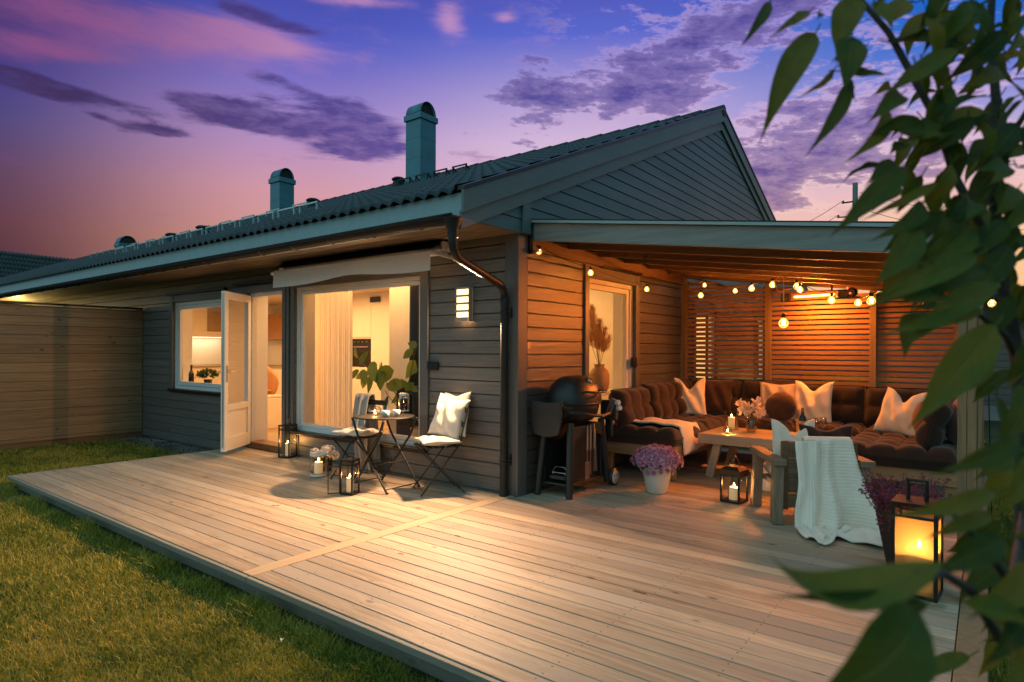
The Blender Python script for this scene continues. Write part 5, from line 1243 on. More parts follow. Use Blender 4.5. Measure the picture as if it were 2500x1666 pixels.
# ------------------------------------------------------------------ chrysanthemum pot and heather planter
p = PZ(1588, 1206); mp = thing('flower_pot', 'white tapered pot of mauve chrysanthemums beside the grill', 'plant', (p.x+.02, p.y+.10, .003))
b = MB(); b.lathe([(.092, 0), (.104, .008), (.138, .20), (.142, .268), (.137, .272), (.131, .262), (.128, .2), (.09, .02)], n=40); b.lathe([(.13, .24), (0, .245)], n=24); b.build('pot', 'pot', mp)
R6 = random.Random(9); b = MB()
for k in range(260):
    u = R6.uniform(0, 1); th = R6.uniform(0, 2*PI); r = .21*math.sqrt(u); c = (r*math.cos(th), r*math.sin(th), .255+.13*(1-u)**.6*R6.uniform(.4, 1)); leaf_add(b, c, (c[0]*1.12+R6.gauss(0, .02), c[1]*1.12+R6.gauss(0, .02), c[2]+R6.uniform(-.03, .03)), .03, (0, 0, 1))
for k in range(30):
    th = R6.uniform(0, 2*PI); b.tube([(.04*math.cos(th), .04*math.sin(th), .24), (.15*math.cos(th), .15*math.sin(th), .31)], .0025, 4)
b.build('foliage', 'herb', mp, fix=False)
def mum(b, c, n_, r, R_):
    n_ = Vector(n_).normalized(); a = n_.orthogonal().normalized(); e = n_.cross(a); c = Vector(c)
    for ring, (kk, tilt, rr) in enumerate(((13, .15, 1.), (11, .5, .85), (8, .9, .62), (5, 1.3, .4))):
        for k in range(kk):
            th = 2*PI*k/kk+ring*.4+R_.uniform(-.1, .1); d = (a*math.cos(th)+e*math.sin(th))*math.cos(tilt)+n_*math.sin(tilt); s = d.cross(n_).normalized() if d.cross(n_).length > .01 else a
            L = r*rr; b.add([c, c+d*L*.6+s*L*.22, c+d*L+n_*L*.12, c+d*L*.6-s*L*.22], [(0, 1, 2, 3)], True)
b = MB()
for k in range(120):
    u = (k+.5)/120; th = k*2.39996; el_ = math.acos(1-u*1.12); n_ = (math.sin(el_)*math.cos(th), math.sin(el_)*math.sin(th), math.cos(el_)); rr = R6.uniform(.94, 1.08)
    c = (n_[0]*.225*rr, n_[1]*.225*rr, .30+n_[2]*.145*rr); mum(b, c, n_, R6.uniform(.030, .040), R6)
for k in range(7):
    th = rad(-120+k*22); c = (.17*math.cos(th), .17*math.sin(th), R6.uniform(.19, .26)); mum(b, c, (math.cos(th), math.sin(th), .1), .03, R6)
b.build('blossom', 'mum', mp, fix=False)
hp = thing('heather_planter', 'tall dark planter of purple heather behind the big frosted lantern', 'plant', (3.12, .02, .003))
b = MB(); v = []
for z, a in ((0, .085), (.37, .145), (.37, .135), (.33, .132)): v += [(-a, -a, z), (a, -a, z), (a, a, z), (-a, a, z)]
b.add(v, [(k*4+i, k*4+(i+1) % 4, k*4+4+(i+1) % 4, k*4+4+i) for k in range(3) for i in range(4)]+[(3, 2, 1, 0), (12, 13, 14, 15)]); b.build('pot', 'darkpot', hp, bevel=.01)
b = MB(); st_ = MB()
for k in range(75):
    x, y = R6.uniform(-.14, .14), R6.uniform(-.14, .14); dx, dy = x*.75+R6.gauss(0, .02), y*.75+R6.gauss(0, .02); h = R6.uniform(.12, .27)
    st_.tube([(x, y, .33), (x+dx*.5, y+dy*.5, .33+h*.5), (x+dx, y+dy, .33+h)], .002, 4)
    for j in range(46):
        t = R6.uniform(.12, 1); c = (x+dx*t+R6.gauss(0, .010), y+dy*t+R6.gauss(0, .010), .33+h*t); petals(b, c, R6.uniform(.006, .010), 4, R6)
    if x*x+y*y > .012 and R6.random() < .6:
        for j in range(30): t = R6.random(); petals(b, (x*1.15+R6.gauss(0, .012), y*1.15+R6.gauss(0, .012), .36-.12*t), .008, 4, R6)
st_.build('stems', 'stem', hp, fix=False); b.build('blossom', 'heather', hp, fix=False)
# white flower pot glimpsed under the armchair
p = PZ(1858, 1200); sp_ = thing('potted_plant', 'small white flowers in a pot glimpsed through the armchair legs', 'plant', (p.x+.05, p.y+.1, .003))
b = MB(); b.lathe([(.07, 0), (.095, .16), (.09, .16), (.065, .01)], n=24); b.lathe([(.09, .145), (0, .146)], n=20); b.build('pot', 'pot', sp_)
b = MB()
for k in range(130): u = R6.uniform(-1, 1); th = R6.uniform(0, 2*PI); q = math.sqrt(1-u*u); petals(b, (.11*q*math.cos(th), .11*q*math.sin(th), .21+.07*u), .016, 5, R6, (q*math.cos(th), q*math.sin(th), u))
b.build('blossom', 'hyd', sp_, fix=False)

# ------------------------------------------------------------------ heater, pendant and string lights
hl = PY(1905, 728, 3.62); hr = PY(2085, 708, 3.42); hd = (hr-hl); Lh = hd.length
ht = thing('patio_heater', 'glowing orange infrared heater bar under the pergola roof', 'heater', hl, math.atan2(hd.y, hd.x))
tz = math.atan2(hd.z, math.hypot(hd.x, hd.y))
b = MB(); b.box(0, 0, -.055, Lh*.93, .07, .055); o = b.build('housing', 'black', ht, bevel=.012)
M['refl'] = plain('heater_reflector', (.60, .32, .16), .3, .6); M['glow'] = emit('heater_tube', (1., .33, .07), 16.)
b = MB(); b.box(Lh*.16, -.006, -.042, Lh*.80, -.0005, .042); b.build('reflector', 'refl', ht)
b = MB(); b.tube([(Lh*.22, -.022, .0), (Lh*.76, -.022, .0)], .011, 10); b.build('heating_tube', 'glow', ht)
b = MB()
for k in range(34): x = Lh*(.16+.64*k/33); b.box(x-.0015, -.036, -.042, x+.0015, -.033, .042)
b.box(Lh*.16, -.036, .042, Lh*.80, -.03, .046); b.box(Lh*.16, -.036, -.046, Lh*.80, -.03, -.042); b.build('grille', 'refl', ht)
b = MB(); b.lathe([(.05, -.04), (.062, 0), (.05, .04)], n=24); o = b.build('control_box', 'black', ht); o.location = (Lh*.97, .0, .01); o.rotation_euler = (rad(90), 0, 0)
M['led'] = emit('red_led', (1, .05, .02), 9.)
b = MB(); b.ball((Lh*.97, -.043, .0), .009); b.ball((Lh*.93, -.03, .062), .011); b.build('indicator', 'led', ht)
b = MB(); b.bar((Lh*.3, .035, .055), (Lh*.3, .035, .2), .03, .01); b.bar((Lh*.7, .035, .055), (Lh*.7, .035, .2), .03, .01); b.build('bracket', 'black', ht)
b = MB(); b.box(Lh*.05, -.004, -.03, Lh*.10, -.0005, -.005); b.build('badge', 'brass', ht)
lamp('heater_glow', 'AREA', (Lh*.49, -.0345, 0), 88, (1., .22, .028), Lh*.52, ht, .014, rot=(rad(-65), 0, 0), spread=rad(170))
o = lamp('heater_glow_back', 'AREA', (Lh*.48, .075, -.05), 20, (1., .30, .045), Lh*.5, ht, .05, rot=(rad(40), 0, 0))
def bulb(label, p, d, tilt=(0, 0), name='light_bulb', group='string light bulbs under the pergola', glow=3.0):
    t = thing(name, label, 'light bulb', p, 0, group); t.rotation_euler = (rad(tilt[0]), rad(tilt[1]), 0); r = d/2
    b = MB(); b.lathe([(0, -r), (r*.5, -r*.87), (r*.87, -r*.5), (r, 0), (r*.9, r*.42), (r*.62, r*.8), (r*.38, r*1.1), (r*.34, r*1.3)], n=20); b.build('glass_bulb', 'bulbglass', t)
    b = MB(); b.lathe([(r*.35, r*1.15), (r*.42, r*1.2), (r*.42, r*1.9), (r*.3, r*2.05), (0, r*2.1)], n=14); b.build('socket', 'black', t)
    b = MB()
    for k in range(5): a = k*2*PI/5; b.tube([(r*.22*math.cos(a), r*.22*math.sin(a), r*.75), (r*.34*math.cos(a+.3), r*.34*math.sin(a+.3), -r*.42)], r*.085, 6)
    b.build('filament', 'filament', t)
    lamp('bulb_light', 'POINT', (0, 0, 0), glow, (1., .36, .055), .011, t); return t
BL = [(1316, 615, 'y', .27, .062, 'tilted bulb at the corner end of the string, by the corner post', (25, 30)),
 (1442, 667, 'x', .20, .062, 'bulb hanging left of the tall window on the gable wall'), (1579, 707, 'x', .20, .062, 'bulb hanging right of the tall window on the gable wall'),
 (1711, 722, 'd', 7.6, .066, 'lower of the two bulbs by the left screen post'), (1720, 697, 'd', 8.1, .055, 'upper of the two bulbs by the left screen post'), (1795, 711, 'd', 7.8, .060, 'third bulb along the screen from the left'), (1835, 705, 'd', 7.3, .070, 'bulb left of the second screen post, before the pendant'), (1886, 696, 'd', 7.0, .070, 'bulb in front of the second screen post by the pendant cord'),
 (1945, 700, 'd', 6.7, .070, 'upper bulb of the pair above the left end of the heater'), (1953, 708, 'd', 6.2, .062, 'lower bulb of the pair above the left end of the heater'), (2030, 734, 'd', 5.8, .068, 'bulb in front of the glowing heater tube'), (2095, 740, 'd', 5.5, .062, 'left bulb of the two right of the heater'), (2127, 736, 'd', 5.0, .068, 'right bulb of the two right of the heater, larger'),
 (2248, 700, 'd', 4.5, .066, 'large bulb among the leaves left of the outer post'), (2260, 745, 'd', 5.9, .062, 'small bulb below the large one left of the outer post'), (2417, 646, 'd', 4.35, .062, 'highest bulb right of the outer post'), (2422, 742, 'd', 5.3, .062, 'middle bulb right of the outer post'), (2412, 897, 'd', 5.6, .045, 'lowest small bulb right of the outer post, on a black cord')]
tops = []
for e in BL:
    px, py, md, v, d, lab = e[:6]; p = PY(px, py, v) if md == 'y' else PX(px, py, v) if md == 'x' else at(px, py, v)
    bulb(lab, p, d, e[6] if len(e) > 6 else (0, 0), glow=.9 if md != 'd' else 4.6); tops.append(Vector((p.x, p.y, p.z+d*1.0)))
cord = thing('light_string', 'thin black cord strung with bulbs along the pergola edges', 'cord', tops[0])
b = MB()
def sag(a, c, s):
    return [a.lerp(c, i/8)-Vector((0, 0, s*4*(i/8)*(1-i/8))) for i in range(9)]
order = [0, 1, 2, 4, 5, 6, 7, 8, 10, 11, 12, 13, 15]
for i, j in zip(order, order[1:]):
    b.tube([p-tops[0] for p in sag(tops[i], tops[j], .03)], .0035, 5)
for i, j in ((3, 4), (9, 8), (14, 13), (16, 15)): b.tube([p-tops[0] for p in sag(tops[i], tops[j], .0)], .003, 5)
q = tops[17]; b.tube([q-tops[0], Vector((q.x+.02, q.y, .4))-tops[0], Vector((q.x+.03, q.y-.05, -.1))-tops[0]], .005, 5); b.tube([tops[16]-tops[0], q-tops[0]], .003, 5)
b.build('wire', 'black', cord, fix=False)
p = at(1913, 790, 6.5); pd = bulb('large clear globe bulb hanging on a beige cord, lower than all string bulbs', p, .10, name='pendant_lamp', group=None, glow=8.); pd['category'] = 'pendant lamp'
M['cordm'] = plain('beige_cord', (.50, .36, .20), .8)
t0 = at(1912, 676, 6.5)-p; e0 = at(1945, 702, 6.5)-p
b = MB(); b.tube(arc_path([(0, 0, .10), (0, 0, t0.z), t0+Vector((-.04, 0, .01)), t0+Vector((-.09, 0, -.05)), t0+Vector((-.05, 0, -.16)), e0, e0+Vector((.06, 0, .06))], .03), .0055, 8); b.build('cord', 'cordm', pd)
# ------------------------------------------------------------------ things seen through the glass
FZ = .08
kc = thing('tall_cabinet', 'tall cream kitchen cabinet with a built in oven, seen through the big window', 'cabinet', (-6.45, 3.6, FZ))
b = MB(); b.box(-.62, .02, 0, .60, .78, 2.2); b.build('carcass', 'cab', kc)
for x0, x1, z0, z1 in ((-.615, -.012, 1.56, 2.19), (-.615, -.012, .05, .94), (.0, .595, .86, 2.19), (.0, .595, .05, .85)):
    b = MB(); b.box(x0, 0, z0, x1, .0195, z1); b.build('door', 'cab', kc, bevel=.002)
b = MB(); b.box(-.61, -.004, .95, -.015, .0195, 1.53); ov = b.build('oven', 'ovenblk', kc, bevel=.004)
b = MB(); b.tube([(-.57, -.03, 1.36), (-.06, -.03, 1.36)], .010, 8); b.box(-.55, -.03, 1.355, -.54, -.004, 1.365); b.box(-.09, -.03, 1.355, -.08, -.004, 1.365); b.build('handle', 'steel', ov)
b = MB()
for k in range(4): b.lathe([(.016, 0), (.016, .012)], n=12, c=(-.5+.13*k, -.02, 1.46))
b.build('knob', 'steel', ov)
b = MB(); b.box(-.02, -.02, 2.27, .28, -.0, 2.38); o = b.build('air_vent', 'lin', kc)
b = MB(); b.box(-.62, .02, 2.201, .60, .78, ZC-FZ-.002); b.build('cornice', 'iwall', kc)
kl = thing('kitchen_counter', 'cream kitchen counter run with hood and splashback, seen through the left window', 'kitchen', (-11.9, 1.9, FZ))
b = MB(); b.box(-.25, 0, .0, .42, 2.45, .86); b.box(.43, 1.75, 0, 4.7, 2.45, .86); b.build('carcass', 'cab', kl)
b = MB(); b.box(-.25, -.0, .861, .45, 2.45, .90); b.box(.451, 1.72, .861, 4.7, 2.45, .90); b.build('worktop', 'darkcab', kl)
b = MB(); b.box(-.27, 0, .91, -.25, 2.45, 2.4); b.build('splashback', 'ceramic', kl)
b = MB(); b.box(-.249, .02, 1.60, .14, 1.6, 1.74); hd_ = b.build('hood', 'cab', kl)
M['strip'] = emit('hood_light_strip', (1, .78, .48), 3.5); b = MB(); b.box(-.20, .04, 1.592, .135, 1.58, 1.599); b.build('light_strip', 'strip', hd_)
b = MB(); b.box(-.249, .02, 1.741, .10, .45, 2.45); b.box(-.249, 1.0, 1.741, .10, 1.6, 2.45); b.build('hood_panel', 'darkcab', kl); b = MB(); b.box(-.249, .451, 1.741, .09, .999, 2.45); b.build('upper_cabinet', 'cab', kl)
lamp('hood_light', 'AREA', (-.03, .8, 1.585), 4, (1, .76, .42), .25, kl, 1.3)
b = MB(); b.box(.5, 2.1, 1.55, 4.6, 2.45, 2.18); b.build('upper_cabinet', 'orangecab', kl)
b = MB(); b.box(.5, 2.44, .901, 4.7, 2.45, 1.54); b.build('splashback', 'iwall', kl)
# tall cabinet side left in the kitchen window
b = MB(); b.box(-12.15, .9, FZ, -11.5, 1.88, 2.5); o = b.build('larder_cabinet', 'cab'); tag(o, 'plain cream larder cabinet at the left inside the kitchen window', 'cabinet')
o2_ = MB().box(-11.499, .905, FZ+.05, -11.48, 1.875, 2.48).build('door', 'cab', o)
# herb pot and bottle on the sill
SL0 = WIN[2]+.08
b = MB(); b.box(WIN[0]+.02, .02, WIN[2]+.02, WIN[1]-.02, .40, WIN[2]+.05); o = b.build('window_board', 'white', house)
p = PY(508, 935, .16); hb = thing('herb_pot', 'bushy green herb in a pot on the kitchen window sill', 'plant', (p.x, .16, WIN[2]+.051))
b = MB(); b.lathe([(.05, 0), (.065, .11), (.06, .11), (.045, .01)], n=20); b.lathe([(.06, .1), (0, .1)], n=16); b.build('pot', 'darkpot', hb)
b = MB()
for k in range(330):
    u = R6.uniform(-.3, 1); th = R6.uniform(0, 2*PI); q = math.sqrt(1-u*u); r = R6.uniform(.6, 1); c = Vector((.24*q*math.cos(th)*r, .13*q*math.sin(th)*r, .17+.09*u*r)); leaf_add(b, c, c+Vector((R6.gauss(0, .03), R6.gauss(0, .03)-.01, R6.gauss(.005, .02))).normalized()*.05, .036, (0, -.4, 1), .2, .1)
b.build('foliage', 'herb', hb, fix=False)
p = PY(467, 930, .15); ob = thing('oil_bottle', 'slim dark oil bottle left of the herb pot on the kitchen window sill', 'bottle', (p.x, .15, WIN[2]+.051))
b = MB(); b.lathe([(.04, 0), (.042, .005), (.042, .18), (.03, .22), (.016, .25), (.016, .30)], n=20); b.build('glass_body', 'bottle', ob); b = MB(); b.lathe([(.018, .3005), (.018, .33)], n=14); b.build('cap', 'black', ob)
# sheer curtain
cx0 = PY(742, 850, .40).x; cx1 = PY(862, 850, .40).x
def cur(u, v):
    x = cx0+(cx1-cx0)*u; return (x, .40+.010*math.sin(u*150+.5*math.sin(v*4))+.006*math.sin(u*61+1), FZ+.02+(ZC-FZ-.06)*v)
b = MB(); b.grid(cur, 300, 6); o = b.build('sheer_curtain', 'curtain', fix=False); tag(o, 'cream sheer curtain hanging in folds in the left half of the big window', 'curtain')
b = MB(); b.tube([(cx0, .40, ZC-.03), (-1.2, .40, ZC-.03)], .012, 8); b.build('rail', 'white', o)
# big leaved plant, leaves set by hand
hpnt = thing('house_plant', 'large leaved green plant on bending stems inside the big window', 'plant', (-2.0, .62, FZ))
o_ = Vector(hpnt.location); def_y = .62
LV = [(962, 905, 905, 925, 42), (905, 885, 925, 940, 46), (920, 905, 880, 935, 0), (895, 908, 868, 925, 36), (932, 905, 928, 955, 30), (900, 960, 885, 948, 0),
 (877, 905, 848, 928, 34), (888, 902, 892, 942, 44), (905, 915, 898, 962, 40), (895, 920, 885, 950, 22), (878, 890, 900, 858, 36), (872, 875, 868, 845, 22), (922, 893, 905, 886, 22), (928, 920, 932, 882, 40), (930, 905, 943, 922, 20), (924, 925, 928, 945, 20),
 (985, 945, 942, 940, 44), (965, 935, 950, 932, 20), (960, 930, 975, 945, 24), (1000, 955, 978, 925, 26), (1010, 855, 984, 876, 34), (1018, 845, 995, 838, 18), (1014, 880, 990, 925, 38), (1000, 940, 1025, 958, 30), (1000, 955, 1016, 1000, 60), (946, 970, 936, 1004, 54), (950, 975, 946, 1000, 0), (1020, 900, 1006, 912, 30), (980, 965, 955, 985, 30), (985, 950, 1012, 935, 24)]
b = MB()
for x0, y0, x1, y1, w in LV:
    if w == 0: continue
    yy = def_y+R6.uniform(-.16, .12); a = PY(x0, y0, yy)-o_; c = PY(x1, y1, yy+R6.uniform(-.06, .05))-o_; leaf_add(b, a, c, (c-a).length*R6.uniform(.5, .62), (R6.uniform(-.2, .5), -1, R6.uniform(-.1, .5)), .12, R6.uniform(-.05, .1))
b.build('foliage', 'house_leaf', hpnt, fix=False)
b = MB()
def stm(pp, r): b.tube([PY(x, y, def_y)-o_ for x, y in pp], r, 7)
stm([(985, 1010), (965, 960), (940, 930), (910, 905), (885, 890), (872, 870)], .007); stm([(985, 1010), (990, 960), (1002, 920), (1010, 870), (1016, 850)], .007); stm([(930, 922), (925, 905), (928, 885)], .004); stm([(985, 1010), (950, 970), (940, 955)], .005)
b.tube([PY(985, 1010, def_y)-o_, (0.15, 0, .4)], .010, 8)
b.build('stems', 'stem', hpnt, fix=False)
b = MB(); b.lathe([(.13, 0), (.17, .02), (.18, .36), (.165, .36), (.15, .03)], (.15, .0, 0), n=28); b.lathe([(.165, .33), (0, .335)], (.15, 0, 0), n=20); b.build('pot', 'clay', hpnt)
# white shell chair and table corner inside
p = PY(952, 970, .98); dc = thing('shell_chair', 'white moulded shell chair inside the big window behind the plant', 'chair', (p.x, .98, FZ), rad(205))
def shell(u, v):
    a = (u-.5)*2; x = .24*a*(1-.15*v); back_ = max(0, v-.45)/.55
    return (x, .22-.44*min(1, v/.5)+(.06*a*a)*1.2*back_, .45+.05*a*a+.40*back_**1.1-.10*back_*a*a*0)
b = MB(); b.grid(shell, 20, 24); b.build('shell', 'ceramic', dc, solid=.014, fix=False)
for sx in (-1, 1):
    for sy in (-1, 1): b = MB(); b.tube([(sx*.16, sy*.14, .45), (sx*.22, sy*.22, .0)], .012, 8); b.build('leg', 'tablewood', dc)
p = PY(668, 1000, 1.1); pf = thing('side_bench', 'pale upright block bench just inside the open door', 'bench', (p.x-.05, 1.1, FZ))
b = MB(); b.box(-.21, -.21, 0, .21, .21, .50); b.build('block', 'cab', pf, bevel=.01)
b = MB(); b.box(-.20, -.20, .5005, .20, .20, .53); b.build('seat_pad', 'linen', pf, bevel=.01)
p = PY(655, 940, 2.2); rb = thing('dining_chair', 'brown round backed chair inside the open door', 'chair', (p.x-.15, 2.2, FZ), rad(160))
b = MB(); b.grid(lambda u, v: (.25*math.sin((u-.5)*2.6), .25*math.cos((u-.5)*2.6)-.3, .62+.34*math.sin(PI*u)**.5*(v-.5)*2), 18, 6); b.build('backrest', 'orangecab', rb, solid=.03, fix=False)
b = MB(); b.lathe([(0, .45), (.22, .45), (.22, .49), (0, .49)], n=20); b.build('seat', 'orangecab', rb)
for sx in (-1, 1):
    for sy in (-1, 1): b = MB(); b.tube([(sx*.13, sy*.13, .45), (sx*.2, sy*.2, 0)], .014, 8); b.build('leg', 'orangecab', rb)
# stove with pipe
p = PY(1012, 800, .80); stv = thing('wood_stove', 'black wood stove and pipe at the right inside the big window', 'stove', (p.x+.0, .80, FZ))
b = MB(); b.box(-.17, -.16, .0, .17, .16, .85); b.build('body', 'grillblk', stv, bevel=.02)
b = MB(); b.tube([(0, 0, .85), (0, 0, ZC-FZ-.02)], .065, 18); b.lathe([(.12, 0), (.12, .015)], (0, 0, ZC-FZ-.02), n=24); b.build('pipe', 'black', stv)
b = MB(); b.box(-.13, -.166, .35, .13, -.1605, .75); b.build('door', 'ovenblk', stv)
# sill, vase with pampas and bits behind the gable window
b = MB(); b.box(-.40, GW[0]+.02, .86, -.01, GW[1]-.02, .895); o = b.build('window_board', 'white', house)
p = PX(1463, 955, -.15); vs = thing('clay_vase', 'clay bottle vase of dried pampas plumes inside the tall gable window', 'vase', (-.15, p.y, .896))
rv = .165
b = MB(); b.lathe([(.10, 0), (.13, .02), (.152, .10), (.152, .20), (.12, .255), (.075, .285), (.072, .31), (.085, .325), (.075, .325), (.064, .31), (.066, .285)], n=36, sx=.75); b.build('pot', 'clay', vs)
b = MB(); s_ = MB()
for k in range(14):
    ty = R6.uniform(-.42, .55); tz_ = R6.uniform(.66, 1.06)-abs(ty)*.22; tx = R6.uniform(-.10, .06)
    base_ = Vector((0, 0, .28)); tip = Vector((tx, ty, tz_)); s_.tube([base_, base_.lerp(tip, .55)+Vector((0, 0, .04)), tip], .0025, 4)
    for j in range(300):
        t = R6.uniform(.42, 1); c = base_.lerp(tip, t)+Vector((0, 0, .04*math.sin(PI*t))); d = Vector((R6.gauss(0, .6), R6.gauss(0, .85), R6.uniform(.2, .9))).normalized(); L = .125*(1.15-t*.65); s2 = d.orthogonal().normalized()*.0034
        b.add([c-s2, c+s2, c+d*L+Vector((0, ty*.03, -.01))], [(0, 1, 2)], True)
s_.build('stems', 'stem', vs, fix=False); b.build('plumes', 'pampas', vs, fix=False)
p = PX(1457, 725, -1.1); ps = thing('pendant_lamp', 'slatted square pendant shade inside the tall gable window', 'lamp', (-1.1, p.y, p.z))
b = MB(); b.box(-.16, -.16, -.06, .16, .16, .07); b.build('shade', 'linen', ps); b = MB(); b.tube([(0, 0, .07), (0, 0, ZC-p.z)], .004, 6); b.build('cord', 'black', ps)
p = PX(1465, 783, -1.35); b = MB(); b.prism([(-.14, .07), (.14, .07), (.14, -.0), (.0, -.08), (-.14, -.0)], lambda q: (-1.349+.0, p.y+q[0], p.z+q[1]), lambda q: (-1.30, p.y+q[0], p.z+q[1])); o = b.build('wall_pennant', 'grey_throw'); tag(o, 'small grey pennant shaped wall hanging inside the tall gable window', 'wall hanging')

# ------------------------------------------------------------------ neighbours, pole
nb = thing('neighbour_house', 'neighbouring dark timber house beyond the slat screen and pergola post', 'house', (0, 13.0, GZ))
NY = 0; wins = [(-3.75, -2.72, .55, 2.3), (-1.98, -1.55, .55, 2.25)]
na = PY(1699, 850, 13.0).x; nb_ = PY(1747, 850, 13.0).x; nc = PY(1849, 850, 13.0).x; nd = PY(1868, 850, 13.0).x
z_ = lambda py, px: PY(px, py, 13.0).z-GZ
wins = [] if True else [(na, nb_, z_(935, 1720), z_(787, 1720)), (nc, nd, z_(920, 1860), z_(775, 1860))]
b = MB(); clad(b, -9, 12, .35, 2.9, wins, .15, lambda a, z, d: (a, -d, z)); b.build('wall', 'siding', nb)
b = MB(); sheet(b, -9, 12, 0, 3.0, wins, lambda a, z: (a, .01, z)); b.build('wall_lining', 'lin', nb, fix=False)
b = MB(); b.box(-9, -.01, -.2, 12, .3, .34); b.build('plinth', 'concrete', nb)
b = MB(); v = [(-9.5, -.7, 2.75), (12.5, -.7, 2.75), (12.5, 5, 3.35), (-9.5, 5, 3.35)]; b.add(v, [(0, 1, 2, 3)]); b.build('roof', 'tile', nb, solid=.12)
for i, (a0, a1, z0, z1) in enumerate(wins):
    f = MB(); f.box(a0, -.04, z0, a0+.05, .03, z1); f.box(a1-.05, -.04, z0, a1, .03, z1); f.box(a0+.05, -.04, z1-.05, a1-.05, .03, z1); f.box(a0+.05, -.04, z0, a1-.05, .03, z0+.05); w = f.build('window', 'white', nb)
    q = MB(); q.add([(a0, .25, z0), (a1, .25, z0), (a1, .25, z1), (a0, .25, z1)], [(0, 1, 2, 3)]); q.build('lit_blind', 'lit', w, fix=False)
# pale hedge and lit lawn glimpsed through the slats
M['hedge'] = leafmat('hedge_leaf', [(.1, (.10, .13, .012, 1)), (.9, (.24, .24, .03, 1))], .6, .3)
hx0 = PY(1968, 920, 10.5).x; hx1 = PY(2190, 920, 10.5).x
hg = thing('hedge', 'low yellow green hedge glimpsed through the slat screen', 'hedge', ((hx0+hx1)/2, 10.5, GZ))
b = MB()
for k in range(2600):
    x = R6.uniform(hx0, hx1)-(hx0+hx1)/2; y = R6.uniform(-.3, .3); z = R6.uniform(.1, 1)**.7*1.0; c = Vector((x, y, z)); leaf_add(b, c, c+Vector((R6.gauss(0, 1), R6.gauss(0, 1), R6.uniform(0, 1))).normalized()*.10, .06, (0, -1, .5), n=3)
b.build('foliage', 'hedge', hg, fix=False)
b = MB()
for k in range(12): x = (hx1-hx0)*(k/11-.5)*.95; b.tube([(x, 0, -.05), (x, 0, .7)], .018, 6)
b.build('stems', 'bark', hg)
lamp('garden_lamp_light', 'POINT', (.0, -1.3, 1.0), 14, (1., .78, .20), .1, hg)
# far roof at the left
fr = thing('far_house', 'dark tiled roof of the next house rising behind the fence at the far left', 'house', (0, 0, 0))
A = at(-330, 575, 34); B = at(330, 650, 34); Cc = at(330, 760, 30); Dd = at(-330, 760, 30)
b = MB(); nrw = 16; NU = 220
ex = (B-A); dn = (Dd-A)
for r in range(nrw):
    for lift0, t0, t1 in ((.0, r/nrw, (r+1)/nrw),):
        rows = []
        for t, lf in ((t0, .0), (t1, .10), (t1, .0)):
            rows.append([A+ex*(i/NU)+dn*t+Vector((0, 0, lf+.05*math.sin(i*2.1)))+Vector((.6, -.8, 0))*lf*.3 for i in range(NU+1)])
        n = NU+1; b.add([tuple(q) for rw in rows for q in rw], [(j*n+i, j*n+i+1, (j+1)*n+i+1, (j+1)*n+i) for j in range(2) for i in range(NU)], True)
b.build('roof', 'tile', fr, fix=False)
b = MB(); a_, b_ = Dd, Cc; b.add([tuple(a_+Vector((.5, .5, 0))), tuple(b_+Vector((.5, .5, 0))), (b_.x+.5, b_.y+.5, GZ), (a_.x+.5, a_.y+.5, GZ)], [(0, 1, 2, 3)]); b.build('wall', 'siding', fr, fix=False)
# utility pole with wires
tp = at(2088, 447, 26); up = thing('utility_pole', 'wooden utility pole with wires rising beyond the pergola roof', 'pole', (tp.x, tp.y, GZ))
b = MB(); b.tube([(0, 0, 0), (0, 0, tp.z-GZ)], [.13, .10], 12); b.build('mast', 'beam', up)
ca = Vector((_r0[0], _r0[1], 0)); hz = tp.z-GZ
b = MB(); b.bar(ca*-.55+Vector((0, 0, hz-.85)), ca*.15+Vector((0, 0, hz-.75)), .06, .06); b.bar(ca*-.75+Vector((0, 0, hz-1.45)), ca*.15+Vector((0, 0, hz-1.4)), .05, .05); b.build('cross_arm', 'bark', up)
b = MB()
for x, z in ((-.5, hz-.84), (-.7, hz-1.44)): b.lathe([(.03, 0), (.04, .05), (.02, .10)], tuple(ca*x+Vector((0, 0, z))), n=10)
b.build('insulator', 'grillblk', up)
b = MB()
for (x, z), (qx, qy) in (((-.5, hz-.75), (1640, 600)), ((-.7, hz-1.35), (1640, 620)), ((.2, hz-.4), (2700, 470)), ((.3, hz-1.1), (2700, 520))):
    a = ca*x+Vector((0, 0, z)); e = at(qx, qy, 30)-Vector(up.location); b.tube([a.lerp(e, i/10)-Vector((0, 0, .9*4*(i/10)*(1-i/10))) for i in range(11)], .011, 5)
b.build('wire', 'black', up, fix=False)

# ------------------------------------------------------------------ the young tree close to the camera
tr = thing('young_tree', 'young leafy tree close by at the right edge, its leaves out of focus', 'tree', (at(2470, 1500, .80).x, at(2470, 1500, .80).y, GZ))
to = Vector(tr.location)
b = MB(); s0 = 1.0625
def br(pp, rr): b.tube([Vector(at(x, y, d))-to for x, y, d in pp], rr, 8)
base_ = at(2470, 1666, .82)
trunk_pts = [Vector((0, 0, -.02)), Vector((.0, .01, .45)), Vector(at(2500, 1250, .82))-to, Vector(at(2490, 900, .82))-to, Vector(at(2440, 650, .82))-to, Vector(at(2425, 450, .84))-to, Vector(at(2432, 250, .86))-to, Vector(at(2418, 60, .88))-to, Vector(at(2430, -160, .90))-to]
b.tube(trunk_pts, [.015, .013, .0105, .009, .008, .007, .006, .005, .004], 10)
br([(2440, 650, .82), (2400, 560, .80), (2330, 430, .79), (2290, 300, .79), (2230, 190, .80), (2170, 80, .81), (2110, 10, .83), (2060, -60, .84)], [.006, .0055, .005, .0048, .0044, .004, .0035, .003])
br([(2490, 900, .82), (2455, 820, .74), (2380, 760, .70), (2300, 730, .66)], [.005, .004, .003, .002])
